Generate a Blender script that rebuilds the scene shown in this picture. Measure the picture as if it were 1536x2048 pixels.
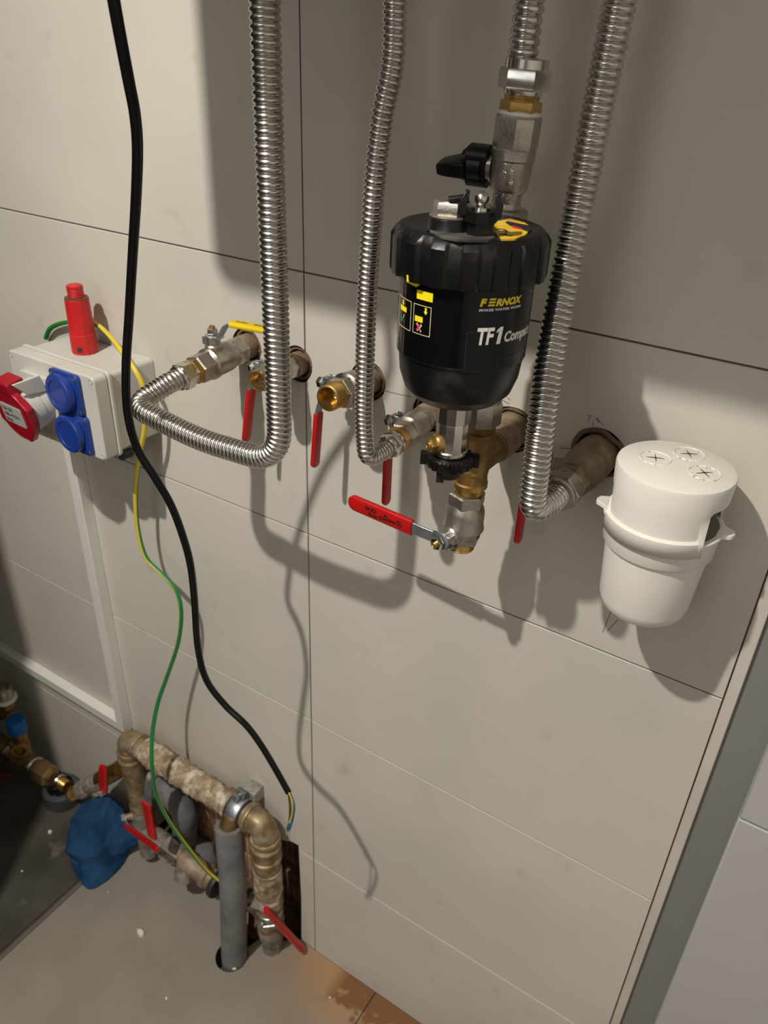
import bpy, bmesh, math, random
from mathutils import Vector, Matrix, noise
random.seed(7)
for o in list(bpy.data.objects): bpy.data.objects.remove(o)
COL = bpy.context.scene.collection
SC = bpy.context.scene
PI = math.pi

# ------------------------------------------------------------------ camera
RR = ((0.839277338379221, 0.542556981587499, 0.035291231397069966),      # right
      (0.30488389042814934, -0.415892099513947, -0.8567844390027397),    # down
      (-0.45017703477660376, 0.7298394914572008, -0.5144656976583173))   # forward
CP = Vector((0.47794332, -0.60886043, 1.34250401))
FPX = 1574.66
cam = bpy.data.cameras.new('camera'); camo = bpy.data.objects.new('camera', cam); COL.objects.link(camo)
_m = Matrix.Identity(4)
for i in range(3):
    _m[i][0] = RR[0][i]; _m[i][1] = -RR[1][i]; _m[i][2] = -RR[2][i]; _m[i][3] = CP[i]
camo.matrix_world = _m
cam.sensor_fit = 'HORIZONTAL'; cam.sensor_width = 36; cam.lens = 36 * FPX / 1536
cam.clip_start = 0.02; cam.clip_end = 50
cam.dof.use_dof = True; cam.dof.focus_distance = 0.60; cam.dof.aperture_fstop = 17
SC.camera = camo

# ------------------------------------------------------------------ light and exposure
w = bpy.data.worlds.new('world'); SC.world = w; w.use_nodes = True
w.node_tree.nodes['Background'].inputs[0].default_value = (1, .95, .88, 1)
w.node_tree.nodes['Background'].inputs[1].default_value = 0.05
SC.view_settings.view_transform = 'Standard'; SC.view_settings.look = 'None'
SC.view_settings.exposure = 0.0; SC.view_settings.gamma = 1; SC.view_settings.use_curve_mapping = False
def area(name, loc, size, power, color, shape='DISK', size_y=None, rot=(0, 0, 0)):
    l = bpy.data.lights.new(name, 'AREA'); l.shape = shape; l.size = size
    if size_y: l.size_y = size_y
    l.energy = power; l.color = color
    o = bpy.data.objects.new(name, l); COL.objects.link(o); o.location = loc; o.rotation_euler = rot
    return o
CEIL = 2.45
area('ceiling_spot_light', (-0.08, -1.0, 2.247), 0.038, 30.0, (1, .945, .865))
area('overhead_fill_light', (0.0, -1.75, 2.43), 2.2, 6.0, (1, .95, .88), 'RECTANGLE', 1.4)  # broad soft fill added overhead, not a known fitting of the room
area('front_fill_light', (0.15, -2.58, 1.95), 1.0, 7.0, (.95, .97, 1), 'RECTANGLE', 1.2, (math.radians(90), 0, 0))  # cool fill added from the front; the front wall has no window

# ------------------------------------------------------------------ pixel helpers
def ray(px, py):
    u = (px - 768) / FPX; v = (py - 1024) / FPX
    return Vector([RR[0][i] * u + RR[1][i] * v + RR[2][i] for i in range(3)])
def PX(px, py, y):
    d = ray(px, py); t = (y - CP[1]) / d[1]; return CP + d * t
def PZ(px, py, z):
    d = ray(px, py); t = (z - CP[2]) / d[2]; return CP + d * t
V = Vector

# ------------------------------------------------------------------ materials
def mat(name, col, rough=.5, metal=0, n_scale=None, n_amt=.08, bump=0, b_scale=200, col2=None, lo=.4, hi=.65,
        spec=.5, coat=0, detail=6, rough_var=0, col3=None, s3=8, lo3=.55, hi3=.7, coords='Object', stretch=None, trans=0):
    m = bpy.data.materials.new(name); m.use_nodes = True; nt = m.node_tree; N = nt.nodes; Lk = nt.links
    b = N['Principled BSDF']; b.inputs['Roughness'].default_value = rough; b.inputs['Metallic'].default_value = metal
    b.inputs['Specular IOR Level'].default_value = spec; b.inputs['Coat Weight'].default_value = coat
    b.inputs['Base Color'].default_value = (*col, 1)
    tc = N.new('ShaderNodeTexCoord'); src = tc.outputs[coords]
    if coords == 'World':
        pass
    if stretch:
        mp = N.new('ShaderNodeMapping'); mp.inputs['Scale'].default_value = stretch; Lk.new(src, mp.inputs[0]); src = mp.outputs[0]
    last = None
    if n_scale:
        n = N.new('ShaderNodeTexNoise'); n.inputs['Scale'].default_value = n_scale; n.inputs['Detail'].default_value = detail
        Lk.new(src, n.inputs[0])
        r = N.new('ShaderNodeMapRange'); r.inputs[1].default_value = lo; r.inputs[2].default_value = hi; Lk.new(n.outputs[0], r.inputs[0])
        mx = N.new('ShaderNodeMix'); mx.data_type = 'RGBA'
        c2 = col2 or tuple(c * (1 - n_amt) for c in col)
        mx.inputs[6].default_value = (*col, 1); mx.inputs[7].default_value = (*c2, 1)
        Lk.new(r.outputs[0], mx.inputs[0]); last = mx.outputs[2]
        if rough_var:
            rr = N.new('ShaderNodeMapRange'); rr.inputs[3].default_value = rough; rr.inputs[4].default_value = rough + rough_var
            Lk.new(r.outputs[0], rr.inputs[0]); Lk.new(rr.outputs[0], b.inputs['Roughness'])
    if col3:
        n = N.new('ShaderNodeTexNoise'); n.inputs['Scale'].default_value = s3; n.inputs['Detail'].default_value = 8
        Lk.new(src, n.inputs[0])
        r = N.new('ShaderNodeMapRange'); r.inputs[1].default_value = lo3; r.inputs[2].default_value = hi3; Lk.new(n.outputs[0], r.inputs[0])
        mx = N.new('ShaderNodeMix'); mx.data_type = 'RGBA'; mx.inputs[6].default_value = (*col, 1); mx.inputs[7].default_value = (*col3, 1)
        if last: Lk.new(last, mx.inputs[6])
        Lk.new(r.outputs[0], mx.inputs[0]); last = mx.outputs[2]
    if last: Lk.new(last, b.inputs['Base Color'])
    if bump:
        n = N.new('ShaderNodeTexNoise'); n.inputs['Scale'].default_value = b_scale; n.inputs['Detail'].default_value = 5
        Lk.new(src, n.inputs[0]); bp = N.new('ShaderNodeBump'); bp.inputs['Strength'].default_value = bump; bp.inputs['Distance'].default_value = .001
        Lk.new(n.outputs[0], bp.inputs['Height']); Lk.new(bp.outputs[0], b.inputs['Normal'])
    m['last'] = 0
    return m
M = {}
M['tile'] = mat('wall_tile_glaze', (.63, .588, .51), .48, n_scale=3.2, col2=(.54, .51, .45), lo=.38, hi=.68, bump=.06, b_scale=900, col3=(.50, .455, .39), s3=26, lo3=.63, hi3=.80, spec=.35)
M['grout'] = mat('grout', (.12, .085, .06), .9, n_scale=30, n_amt=.3)
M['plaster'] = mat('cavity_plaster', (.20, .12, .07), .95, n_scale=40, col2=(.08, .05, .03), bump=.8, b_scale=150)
M['brick'] = mat('brick_clay', (.50, .29, .17), .95, n_scale=60, col2=(.34, .20, .12), bump=.6, b_scale=200)
M['steel'] = mat('stainless_steel', (.66, .635, .59), .19, 1, n_scale=90, n_amt=.18, rough_var=.12)
M['nickel'] = mat('nickel_plated_brass', (.52, .475, .41), .3, .92, n_scale=70, n_amt=.25, rough_var=.2, bump=.25, b_scale=500, col3=(.36, .29, .21), s3=60, lo3=.55, hi3=.75)
M['nickel2'] = mat('bright_nickel', (.70, .66, .60), .16, 1, n_scale=60, n_amt=.15, rough_var=.12)
M['brass'] = mat('brass', (.62, .40, .13), .27, .95, n_scale=50, col2=(.42, .26, .08), rough_var=.2)
M['darkbrass'] = mat('aged_brass', (.40, .27, .11), .35, .85, n_scale=60, col2=(.24, .15, .06), rough_var=.2, bump=.2, b_scale=400)
M['tan'] = mat('limescale_pipe', (.36, .27, .18), .55, .35, n_scale=45, col2=(.22, .15, .09), bump=.4, b_scale=300, col3=(.50, .42, .32), s3=30, lo3=.58, hi3=.72)
M['wrap'] = mat('dirty_wrapped_pipe', (.38, .295, .19), .75, .05, n_scale=85, col2=(.21, .14, .075), bump=1.0, b_scale=300, col3=(.60, .53, .43), s3=55, lo3=.50, hi3=.64)
M['press'] = mat('dusty_bronze_fitting', (.37, .28, .165), .45, .45, n_scale=60, col2=(.20, .135, .06), bump=.3, b_scale=250, col3=(.52, .45, .35), s3=34, lo3=.55, hi3=.70)
M['zinc'] = mat('zinc_plated_steel', (.50, .53, .54), .35, .9, n_scale=90, n_amt=.3, rough_var=.2)
M['dirtyzinc'] = mat('dusty_zinc', (.42, .39, .35), .6, .5, n_scale=70, n_amt=.5, bump=.5, b_scale=200)
M['red'] = mat('red_vinyl', (.50, .008, .008), .35, n_scale=30, n_amt=.12, coat=.1)
M['redplug'] = mat('red_plastic', (.58, .014, .016), .42, n_scale=35, n_amt=.12, col3=(.75, .55, .50), s3=40, lo3=.70, hi3=.74)
M['cee'] = mat('crimson_plastic', (.33, .004, .016), .30)
M['yellow'] = mat('yellow_vinyl', (.80, .58, .005), .35, n_scale=30, n_amt=.1)
M['yprint'] = mat('yellow_print', (.88, .72, .01), .4)
M['yorange'] = mat('amber_sticker', (.85, .50, .02), .3, n_scale=120, col2=(.85, .62, .05))
M['cream'] = mat('cream_print', (.75, .68, .35), .4)
M['white'] = mat('white_print', (.80, .78, .72), .4)
M['green'] = mat('green_print', (.02, .28, .18), .4)
M['redprint'] = mat('red_print', (.55, .03, .05), .4)
M['ink'] = mat('black_ink', (.02, .012, .01), .5)
M['bplast'] = mat('black_plastic_dusty', (.0055, .005, .005), .30, spec=.35, n_scale=30, col2=(.013, .012, .011), lo=.5, hi=.8, rough_var=.25, bump=.12, b_scale=300, col3=(.06, .056, .05), s3=30, lo3=.60, hi3=.85)
M['bgloss'] = mat('black_gloss_label', (.003, .003, .0035), .12, spec=.35, n_scale=20, n_amt=.3, rough_var=.15)
M['bmatte'] = mat('black_rubber', (.014, .014, .015), .5, n_scale=40, col2=(.03, .03, .03))
M['dust'] = mat('grey_dust_plastic', (.09, .082, .075), .8, n_scale=80, col2=(.03, .028, .025), lo=.35, hi=.65)
M['cable'] = mat('black_cable_sheath', (.005, .005, .0055), .30, spec=.3, n_scale=60, n_amt=.3, col3=(.18, .17, .15), s3=45, lo3=.70, hi3=.74)
M['abs'] = mat('light_grey_enclosure', (.60, .585, .53), .42, n_scale=12, n_amt=.08, col3=(.47, .43, .36), s3=14, lo3=.6, hi3=.8)
M['absd'] = mat('mid_grey_plastic', (.42, .42, .40), .45)
M['pvc'] = mat('white_trunking', (.76, .75, .69), .4, n_scale=8, n_amt=.06)
M['wpp'] = mat('white_polypropylene', (.80, .765, .69), .33, n_scale=9, n_amt=.04, spec=.5)
M['stain'] = mat('rusty_stain', (.42, .22, .10), .6, n_scale=300, col2=(.62, .45, .30), lo=.3, hi=.7)
M['blue'] = mat('blue_socket', (.012, .045, .27), .35, n_scale=25, n_amt=.15, coat=.1)
M['bluecap'] = mat('blue_cap', (.006, .13, .42), .4)
M['cloth'] = mat('blue_microfibre', (.023, .072, .160), .95, n_scale=30, col2=(.011, .042, .105), bump=.9, b_scale=900, spec=.1)
M['gpipe'] = mat('grey_insulation', (.20, .195, .19), .8, n_scale=30, col2=(.13, .125, .125), bump=.3, b_scale=200, col3=(.42, .40, .37), s3=18, lo3=.62, hi3=.8)
M['collar'] = mat('dark_collar', (.07, .08, .08), .6, n_scale=30, n_amt=.3)
M['dirtgrey'] = mat('cement_dust_fitting', (.27, .235, .19), .85, .1, n_scale=60, col2=(.14, .12, .10), bump=.6, b_scale=180, col3=(.42, .37, .31), s3=40, lo3=.55, hi3=.7)
M['chip'] = mat('plaster_chip', (.78, .74, .66), .9, bump=.5, b_scale=300)
M['wirey'] = mat('yellow_insulation', (.68, .52, .05), .4)
M['wireg'] = mat('green_insulation', (.015, .20, .055), .4)
M['wireb'] = mat('blue_insulation', (.02, .10, .42), .4)
M['wirebr'] = mat('brown_insulation', (.12, .05, .02), .45)
M['frame'] = mat('grey_frame_paint', (.215, .215, .20), .6, n_scale=4, n_amt=.05)
M['door'] = mat('white_panel_paint', (.47, .46, .455), .5, n_scale=3, n_amt=.05, spec=.2)
M['stripe'] = mat('stone_edge_trim', (.62, .56, .49), .5, n_scale=12, n_amt=.1)
M['paint'] = mat('room_paint', (.62, .60, .56), .8)
M['darkpaint'] = mat('dark_room_paint', (.16, .15, .14), .8)
M['ceil'] = mat('ceiling_paint', (.75, .74, .72), .9)
M['darkfloor'] = mat('dark_stone_floor', (.085, .075, .06), .5, n_scale=9, col2=(.045, .04, .034), col3=(.19, .17, .15), s3=22, lo3=.62, hi3=.8, bump=.2)
M['alu'] = mat('aluminium_strip', (.40, .38, .34), .35, .8)
M['boiler'] = mat('boiler_enamel', (.75, .75, .74), .3)
M['pencil'] = mat('pencil_line', (.16, .14, .12), .8)
M['sponge'] = mat('ferrule', (.8, .77, .7), .25, .9)

def floor_mat():
    m = mat('light_floor_tile', (.30, .268, .222), .42, n_scale=5, col2=(.225, .20, .162), lo=.35, hi=.7, bump=.1, b_scale=300,
            col3=(.24, .205, .165), s3=15, lo3=.55, hi3=.8)
    nt = m.node_tree; N = nt.nodes; Lk = nt.links; b = N['Principled BSDF']
    base = b.inputs['Base Color'].links[0].from_socket
    g = N.new('ShaderNodeNewGeometry'); sep = N.new('ShaderNodeSeparateXYZ'); Lk.new(g.outputs['Position'], sep.inputs[0])
    def mr(sock, a, bb):
        r = N.new('ShaderNodeMapRange'); r.inputs[1].default_value = a; r.inputs[2].default_value = bb; Lk.new(sock, r.inputs[0]); return r.outputs[0]
    def mul(a, bb):
        q = N.new('ShaderNodeMath'); q.operation = 'MULTIPLY'; Lk.new(a, q.inputs[0]); Lk.new(bb, q.inputs[1]); return q.outputs[0]
    no = N.new('ShaderNodeTexNoise'); no.inputs['Scale'].default_value = 17; no.inputs['Detail'].default_value = 9; Lk.new(g.outputs['Position'], no.inputs[0])
    # soft orange tint near the wall, right of the opening
    a = mul(mr(sep.outputs[1], -.16, -.01), mr(sep.outputs[0], -.09, .05))
    a = mul(a, mr(no.outputs[0], .15, .6))
    mx = N.new('ShaderNodeMix'); mx.data_type = 'RGBA'; Lk.new(a, mx.inputs[0]); Lk.new(base, mx.inputs[6]); mx.inputs[7].default_value = (.40, .215, .085, 1)
    # crusty dark rust nearest the wall
    no2 = N.new('ShaderNodeTexNoise'); no2.inputs['Scale'].default_value = 42; no2.inputs['Detail'].default_value = 10; Lk.new(g.outputs['Position'], no2.inputs[0])
    ad = N.new('ShaderNodeMath'); ad.operation = 'MULTIPLY_ADD'; Lk.new(no2.outputs[0], ad.inputs[0]); ad.inputs[1].default_value = .14; Lk.new(sep.outputs[1], ad.inputs[2])
    c = mul(mr(ad.outputs[0], .018, .034), mr(sep.outputs[0], .05, .075))
    mx2 = N.new('ShaderNodeMix'); mx2.data_type = 'RGBA'; Lk.new(c, mx2.inputs[0]); Lk.new(mx.outputs[2], mx2.inputs[6]); mx2.inputs[7].default_value = (.19, .085, .03, 1)
    Lk.new(mx2.outputs[2], b.inputs['Base Color'])
    return m
M['floor'] = floor_mat()

# ------------------------------------------------------------------ mesh building
def frame(d, up=None):
    d = d.normalized()
    up = up or (V((0, 0, 1)) if abs(d.z) < .9 else V((0, -1, 0)))
    u = up.cross(d)
    if u.length < 1e-6: u = V((1, 0, 0)).cross(d)
    u.normalize(); v = d.cross(u)
    return u, v, d
class MB:
    def __init__(s): s.v = []; s.f = []
    def ring(s, c, u, v, r, n, ph=0):
        i = len(s.v)
        for k in range(n):
            a = ph + 2 * PI * k / n; s.v.append(c + u * (r * math.cos(a)) + v * (r * math.sin(a)))
        return i
    def bridge(s, a, b, n):
        for k in range(n): s.f.append((a + k, a + (k + 1) % n, b + (k + 1) % n, b + k))
    def lathe(s, A, d, prof, n=32, ph=0, up=None, caps=True):
        """prof: (h, r) along direction d from A"""
        u, v, d = frame(d, up); prev = None
        for j, (h, r) in enumerate(prof):
            i = s.ring(A + d * h, u, v, max(r, 1e-5), n, ph)
            if prev is not None: s.bridge(prev, i, n)
            elif caps: s.f.append(tuple(i + n - 1 - k for k in range(n)))
            prev = i
        if caps: s.f.append(tuple(prev + k for k in range(n)))
        return s
    def hexa(s, A, d, h0, h1, r, n=6, ph=0, ch=.0012, up=None):
        return s.lathe(A, d, [(h0, r * .93), (h0 + ch, r), (h1 - ch, r), (h1, r * .93)], n, ph, up)
    def tube(s, pts, r, n=16, caps=True, rf=None):
        N = len(pts); prev = None; u = None
        for i, p in enumerate(pts):
            d = (pts[min(i + 1, N - 1)] - pts[max(i - 1, 0)])
            if d.length < 1e-9: d = V((0, 0, 1))
            d.normalize()
            if u is None: u, _, _ = frame(d)
            u = (u - d * u.dot(d)).normalized(); v = d.cross(u)
            if rf:
                i0 = len(s.v)
                for k in range(n):
                    a = 2 * PI * k / n; rr = rf(i, a); s.v.append(p + u * (rr * math.cos(a)) + v * (rr * math.sin(a)))
            else:
                i0 = s.ring(p, u, v, r[i] if isinstance(r, (list, tuple)) else r, n)
            if prev is not None: s.bridge(prev, i0, n)
            elif caps: s.f.append(tuple(i0 + n - 1 - k for k in range(n)))
            prev = i0
        if caps: s.f.append(tuple(prev + k for k in range(n)))
        return s
    def ribbon(s, pts, w, half_w, half_t, rnd=0, taper=None):
        """sweep of a (rounded) rectangle; w = width axis, thickness in the sweep plane"""
        w = w.normalized(); N = len(pts); prev = None
        if rnd:
            sec = []
            for k in range(16):
                a = 2 * PI * k / 16; c, q = math.cos(a), math.sin(a)
                sec.append((math.copysign(abs(c) ** rnd, c), math.copysign(abs(q) ** rnd, q)))
        else: sec = [(-1, -1), (1, -1), (1, 1), (-1, 1)]
        n = len(sec)
        for i, p in enumerate(pts):
            d = (pts[min(i + 1, N - 1)] - pts[max(i - 1, 0)]).normalized(); t = w.cross(d).normalized()
            k = taper[i] if taper else 1
            kw, kt = k if isinstance(k, tuple) else (k, k)
            i0 = len(s.v)
            for a, b in sec: s.v.append(p + w * (a * half_w * kw) + t * (b * half_t * kt))
            if prev is not None: s.bridge(prev, i0, n)
            else: s.f.append(tuple(i0 + n - 1 - q for q in range(n)))
            prev = i0
        s.f.append(tuple(prev + q for q in range(n)))
        return s
    def box(s, x0, x1, y0, y1, z0, z1):
        i = len(s.v)
        s.v += [V((x, y, z)) for z in (z0, z1) for y in (y0, y1) for x in (x0, x1)]
        for q in ((0, 2, 3, 1), (4, 5, 7, 6), (0, 1, 5, 4), (2, 6, 7, 3), (0, 4, 6, 2), (1, 3, 7, 5)): s.f.append(tuple(i + k for k in q))
        return s
    def obox(s, c, ax, ay, az, hx, hy, hz):
        i = len(s.v)
        s.v += [c + ax * (a * hx) + ay * (b * hy) + az * (e * hz) for e in (-1, 1) for b in (-1, 1) for a in (-1, 1)]
        for q in ((0, 2, 3, 1), (4, 5, 7, 6), (0, 1, 5, 4), (2, 6, 7, 3), (0, 4, 6, 2), (1, 3, 7, 5)): s.f.append(tuple(i + k for k in q))
        return s
    def prism(s, poly, o, ax, ay, az, h0, h1):
        n = len(poly); i = len(s.v)
        for h in (h0, h1): s.v += [o + ax * a + ay * b + az * h for a, b in poly]
        s.f.append(tuple(i + n - 1 - k for k in range(n))); s.f.append(tuple(i + n + k for k in range(n)))
        s.bridge(i, i + n, n)
        return s
    def ball(s, c, r, n=16, m=10, d=V((0, 0, 1))):
        return s.lathe(c, d, [(-r * math.cos(PI * j / m), r * math.sin(PI * j / m)) for j in range(m + 1)], n)
    def build(s, name, m, parent=None, angle=35, bevel=0, seg=2):
        me = bpy.data.meshes.new(name); org = parent.get('_o') if parent else None
        off = V(parent['_w']) if parent is not None and '_w' in parent else V((0, 0, 0))
        me.from_pydata([tuple(p - off) for p in s.v], [], s.f); me.update()
        bm = bmesh.new(); bm.from_mesh(me); bmesh.ops.recalc_face_normals(bm, faces=bm.faces); bm.to_mesh(me); bm.free()
        me.materials.append(m)
        for p in me.polygons: p.use_smooth = True
        me.set_sharp_from_angle(angle=math.radians(angle))
        o = bpy.data.objects.new(name, me); COL.objects.link(o)
        if parent is not None: o.parent = parent; o['_w'] = tuple(off)
        if bevel:
            b = o.modifiers.new('bevel', 'BEVEL'); b.width = bevel; b.segments = seg; b.limit_method = 'ANGLE'
        return o
def thing(name, label, cat, loc, group=None):
    o = bpy.data.objects.new(name, None); COL.objects.link(o); o.location = loc; o.empty_display_size = .02
    o['label'] = label; o['category'] = cat; o['_w'] = tuple(loc)
    if group: o['group'] = group
    return o
def tag(o, label, cat, group=None):
    o['label'] = label; o['category'] = cat
    if group: o['group'] = group
    return o
def struct(o): o['kind'] = 'structure'; return o
def lab(o, t): o['label'] = t; return o
def rrect(w, h, r, n=5, cx=0, cy=0):
    P = []
    for (sx, sy, a0) in ((1, 1, 0), (-1, 1, PI / 2), (-1, -1, PI), (1, -1, 3 * PI / 2)):
        for k in range(n + 1):
            a = a0 + PI / 2 * k / n
            P.append((cx + sx * (w / 2 - r) + r * math.cos(a), cy + sy * (h / 2 - r) + r * math.sin(a)))
    return P
def catmull(P, sub=12, closed=False):
    out = []; n = len(P)
    for i in range(n - 1):
        p0 = P[max(i - 1, 0)]; p1 = P[i]; p2 = P[i + 1]; p3 = P[min(i + 2, n - 1)]
        for k in range(sub):
            t = k / sub
            out.append(.5 * ((2 * p1) + (p2 - p0) * t + (2 * p0 - 5 * p1 + 4 * p2 - p3) * t * t + (3 * p1 - p0 - 3 * p2 + p3) * t ** 3))
    out.append(P[-1].copy()); return out
def fillet(P, rads, n=10):
    """polyline with rounded corners"""
    out = [P[0].copy()]
    for i in range(1, len(P) - 1):
        a = (P[i - 1] - P[i]); b = (P[i + 1] - P[i]); la, lb = a.length, b.length
        a.normalize(); b.normalize(); ang = a.angle(b); r = rads[i - 1]
        t = min(r / math.tan(ang / 2), la * .49, lb * .49)
        s0 = P[i] + a * t; s1 = P[i] + b * t
        for k in range(n + 1):
            q = k / n; out.append(s0 * (1 - q) ** 2 + P[i] * (2 * q * (1 - q) * 1.0) + s1 * q * q)
    out.append(P[-1].copy()); return out
def resample(P, step):
    D = [0]
    for i in range(1, len(P)): D.append(D[-1] + (P[i] - P[i - 1]).length)
    Lt = D[-1]; n = max(2, int(Lt / step)); out = []; j = 0
    for k in range(n + 1):
        s_ = Lt * k / n
        while j < len(P) - 2 and D[j + 1] < s_: j += 1
        t = (s_ - D[j]) / max(D[j + 1] - D[j], 1e-9); out.append(P[j].lerp(P[j + 1], t))
    return out, Lt
def text2d(txt, size, bold=0, shear=0):
    """glyph outlines of the built-in font, as flat vertices and faces (left aligned, baseline 0)"""
    cu = bpy.data.curves.new('t', 'FONT'); cu.body = txt; cu.size = size; cu.offset = bold; cu.shear = shear; cu.resolution_u = 3
    ob = bpy.data.objects.new('t', cu); COL.objects.link(ob)
    dg = bpy.context.evaluated_depsgraph_get(); me = bpy.data.meshes.new_from_object(ob.evaluated_get(dg))
    vs = [(v.co.x, v.co.y) for v in me.vertices]; fs = [tuple(p.vertices) for p in me.polygons]
    bpy.data.objects.remove(ob); bpy.data.curves.remove(cu); bpy.data.meshes.remove(me)
    return vs, fs
def add_text(mb, txt, size, fn, width=None, height=None, bold=0, shear=0):
    vs, fs = text2d(txt, size, bold, shear)
    if not vs: return
    x0 = min(a for a, b in vs); x1 = max(a for a, b in vs); y0 = min(b for a, b in vs); y1 = max(b for a, b in vs)
    sx = width / (x1 - x0) if width else 1; sy = height / (y1 - y0) if height else (sx if width else 1)
    i = len(mb.v); mb.v += [fn((a - x0) * sx, (b - y0) * sy) for a, b in vs]; mb.f += [tuple(i + k for k in q) for q in fs]
def quad2d(mb, pts, fn, nu=6):
    """planar quad p0..p3 subdivided along its length and mapped through fn"""
    i = len(mb.v)
    for k in range(nu + 1):
        t = k / nu
        a = (pts[0][0] + (pts[1][0] - pts[0][0]) * t, pts[0][1] + (pts[1][1] - pts[0][1]) * t)
        b = (pts[3][0] + (pts[2][0] - pts[3][0]) * t, pts[3][1] + (pts[2][1] - pts[3][1]) * t)
        mb.v += [fn(*a), fn(*b)]
    for k in range(nu): mb.f.append((i + 2 * k, i + 2 * k + 2, i + 2 * k + 3, i + 2 * k + 1))
def cut(o, cutters):
    """boolean-difference the cutter meshes out of o, apply, drop the cutters"""
    for c in cutters:
        md = o.modifiers.new('b', 'BOOLEAN'); md.operation = 'DIFFERENCE'; md.object = c; md.solver = 'EXACT'
    bpy.context.view_layer.update()
    dg = bpy.context.evaluated_depsgraph_get(); me = bpy.data.meshes.new_from_object(o.evaluated_get(dg))
    o.modifiers.clear(); old = o.data; o.data = me; bpy.data.meshes.remove(old)
    for p in me.polygons: p.use_smooth = False

# ================================================================== THE SETTING
XR = .466
PIPES = [(-.078, 1.056, .0205), (-.010, 1.052, .0195), (.078, 1.055, .0205), (.150, 1.040, .0195), (.2325, 1.046, .0225), (.314, 1.047, .0235)]
def cutter_cyl(x, z, r, wob=.06, seed=0):
    mb = MB(); n = 28; i = 0
    rs = [r * (1 + wob * (noise.noise(V((math.cos(2 * PI * k / n) * 1.7, math.sin(2 * PI * k / n) * 1.7, seed * 3.1))))) for k in range(n)]
    for y in (-.05, .4):
        for k in range(n):
            a = 2 * PI * k / n; mb.v.append(V((x + rs[k] * math.cos(a), y, z + rs[k] * math.sin(a))))
    mb.f += [tuple(range(n - 1, -1, -1)), tuple(range(n, 2 * n))]; mb.bridge(0, n, n)
    return mb.build('cutter', M['grout'])
cuts = [cutter_cyl(x, z, r, seed=k) for k, (x, z, r) in enumerate(PIPES)]
mb = MB()
op = [(-.405, -.02), (-.405, .20), (-.36, .245), (-.062, .2455), (-.045, .257), (-.029, .259), (-.027, .12), (-.030, -.02)]
mb.prism(op, V((0, 0, 0)), V((1, 0, 0)), V((0, 0, 1)), V((0, 1, 0)), -.05, .09)
open_cut = mb.build('cutter', M['grout'])
back = struct(MB().box(-1.8, .4775, .0025, .14, 0, CEIL).build('wall_back', M['plaster']))
cut(back, cuts + [open_cut])
back.data.materials.clear(); back.data.materials.append(M['plaster'])
back['_w'] = (0, 0, 0)
# grout bed: thin dark layer seen in the joints
gb = MB().box(-1.8, XR, .0012, .0026, 0, CEIL).build('grout_bed', M['grout'], back); cut(gb, cuts + [open_cut])
rows = [0, .247, .547, .847, 1.147, 1.447, 1.747, 2.047, 2.347, CEIL]; colsx = [-1.8, -1.2, -.6, 0, XR]
g = .0008
for j in range(len(rows) - 1):
    for i in range(len(colsx) - 1):
        x0, x1, z0, z1 = colsx[i] + g, colsx[i + 1] - g * (i < 3), rows[j] + g, rows[j + 1] - g
        dy = random.uniform(-.0002, .0002)
        mb = MB(); e = .0005; y0 = dy
        # tile with a small chamfered edge
        b0 = len(mb.v)
        mb.v += [V((x0, .0020, z0)), V((x1, .0020, z0)), V((x1, .0020, z1)), V((x0, .0020, z1)),
                 V((x0, y0 + e, z0)), V((x1, y0 + e, z0)), V((x1, y0 + e, z1)), V((x0, y0 + e, z1)),
                 V((x0 + e, y0, z0 + e)), V((x1 - e, y0, z0 + e)), V((x1 - e, y0, z1 - e)), V((x0 + e, y0, z1 - e))]
        mb.f += [(3, 2, 1, 0), (8, 9, 10, 11)]; mb.bridge(0, 4, 4); mb.bridge(4, 8, 4)
        t = mb.build('tile', M['tile'], back, angle=20)
        if rows[j] == .847 and i in (2, 3): cut(t, [c for c, (px, _, pr) in zip(cuts, PIPES) if x0 - pr < px < x1 + pr])
        if j in (0, 1) and i == 2: cut(t, [open_cut])
# pencil marks on the tiles round the pipes
mb = MB()
def stroke(a, b, wd=.0006):
    A = PX(*a, -.0004); B = PX(*b, -.0004); d = (B - A).normalized(); s_ = d.cross(V((0, 1, 0))) * wd * .5
    i = len(mb.v); mb.v += [A - s_, B - s_, B + s_, A + s_]; mb.f.append((i, i + 1, i + 2, i + 3))
for a, b in [((516, 702), (536, 705)), ((766, 781), (823, 794)), ((1000, 798), (1019, 808)), ((1015, 795), (1021, 801)), ((1182, 869), (1187, 843)), ((1174, 830), (1184, 832)), ((1179, 832), (1177, 842)),
             ((1191, 836), (1198, 845)), ((1198, 835), (1193, 840)), ((1196, 840), (1207, 850)), ((1120, 896), (1152, 898)), ((1222, 1222), (1205, 1265)), ((1235, 1240), (1215, 1262))]: stroke(a, b)
o = mb.build('pencil_mark', M['pencil'], back)
for z, (a, b) in ():
    pass

# opening at the foot of the wall: clay block behind and rubble floor
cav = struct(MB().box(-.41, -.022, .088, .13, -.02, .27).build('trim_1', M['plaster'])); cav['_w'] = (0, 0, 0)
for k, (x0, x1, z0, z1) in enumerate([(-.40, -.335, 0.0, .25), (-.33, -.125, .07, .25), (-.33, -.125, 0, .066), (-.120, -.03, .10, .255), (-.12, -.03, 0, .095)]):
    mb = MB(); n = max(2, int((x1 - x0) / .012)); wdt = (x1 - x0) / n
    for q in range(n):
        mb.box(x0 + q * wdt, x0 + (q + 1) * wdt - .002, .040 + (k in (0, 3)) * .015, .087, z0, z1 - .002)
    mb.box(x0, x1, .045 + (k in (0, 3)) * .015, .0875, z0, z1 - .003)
    mb.build('brick', M['brick'] if k in (1, 2) else M['plaster'], cav, bevel=.001, seg=1)

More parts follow.
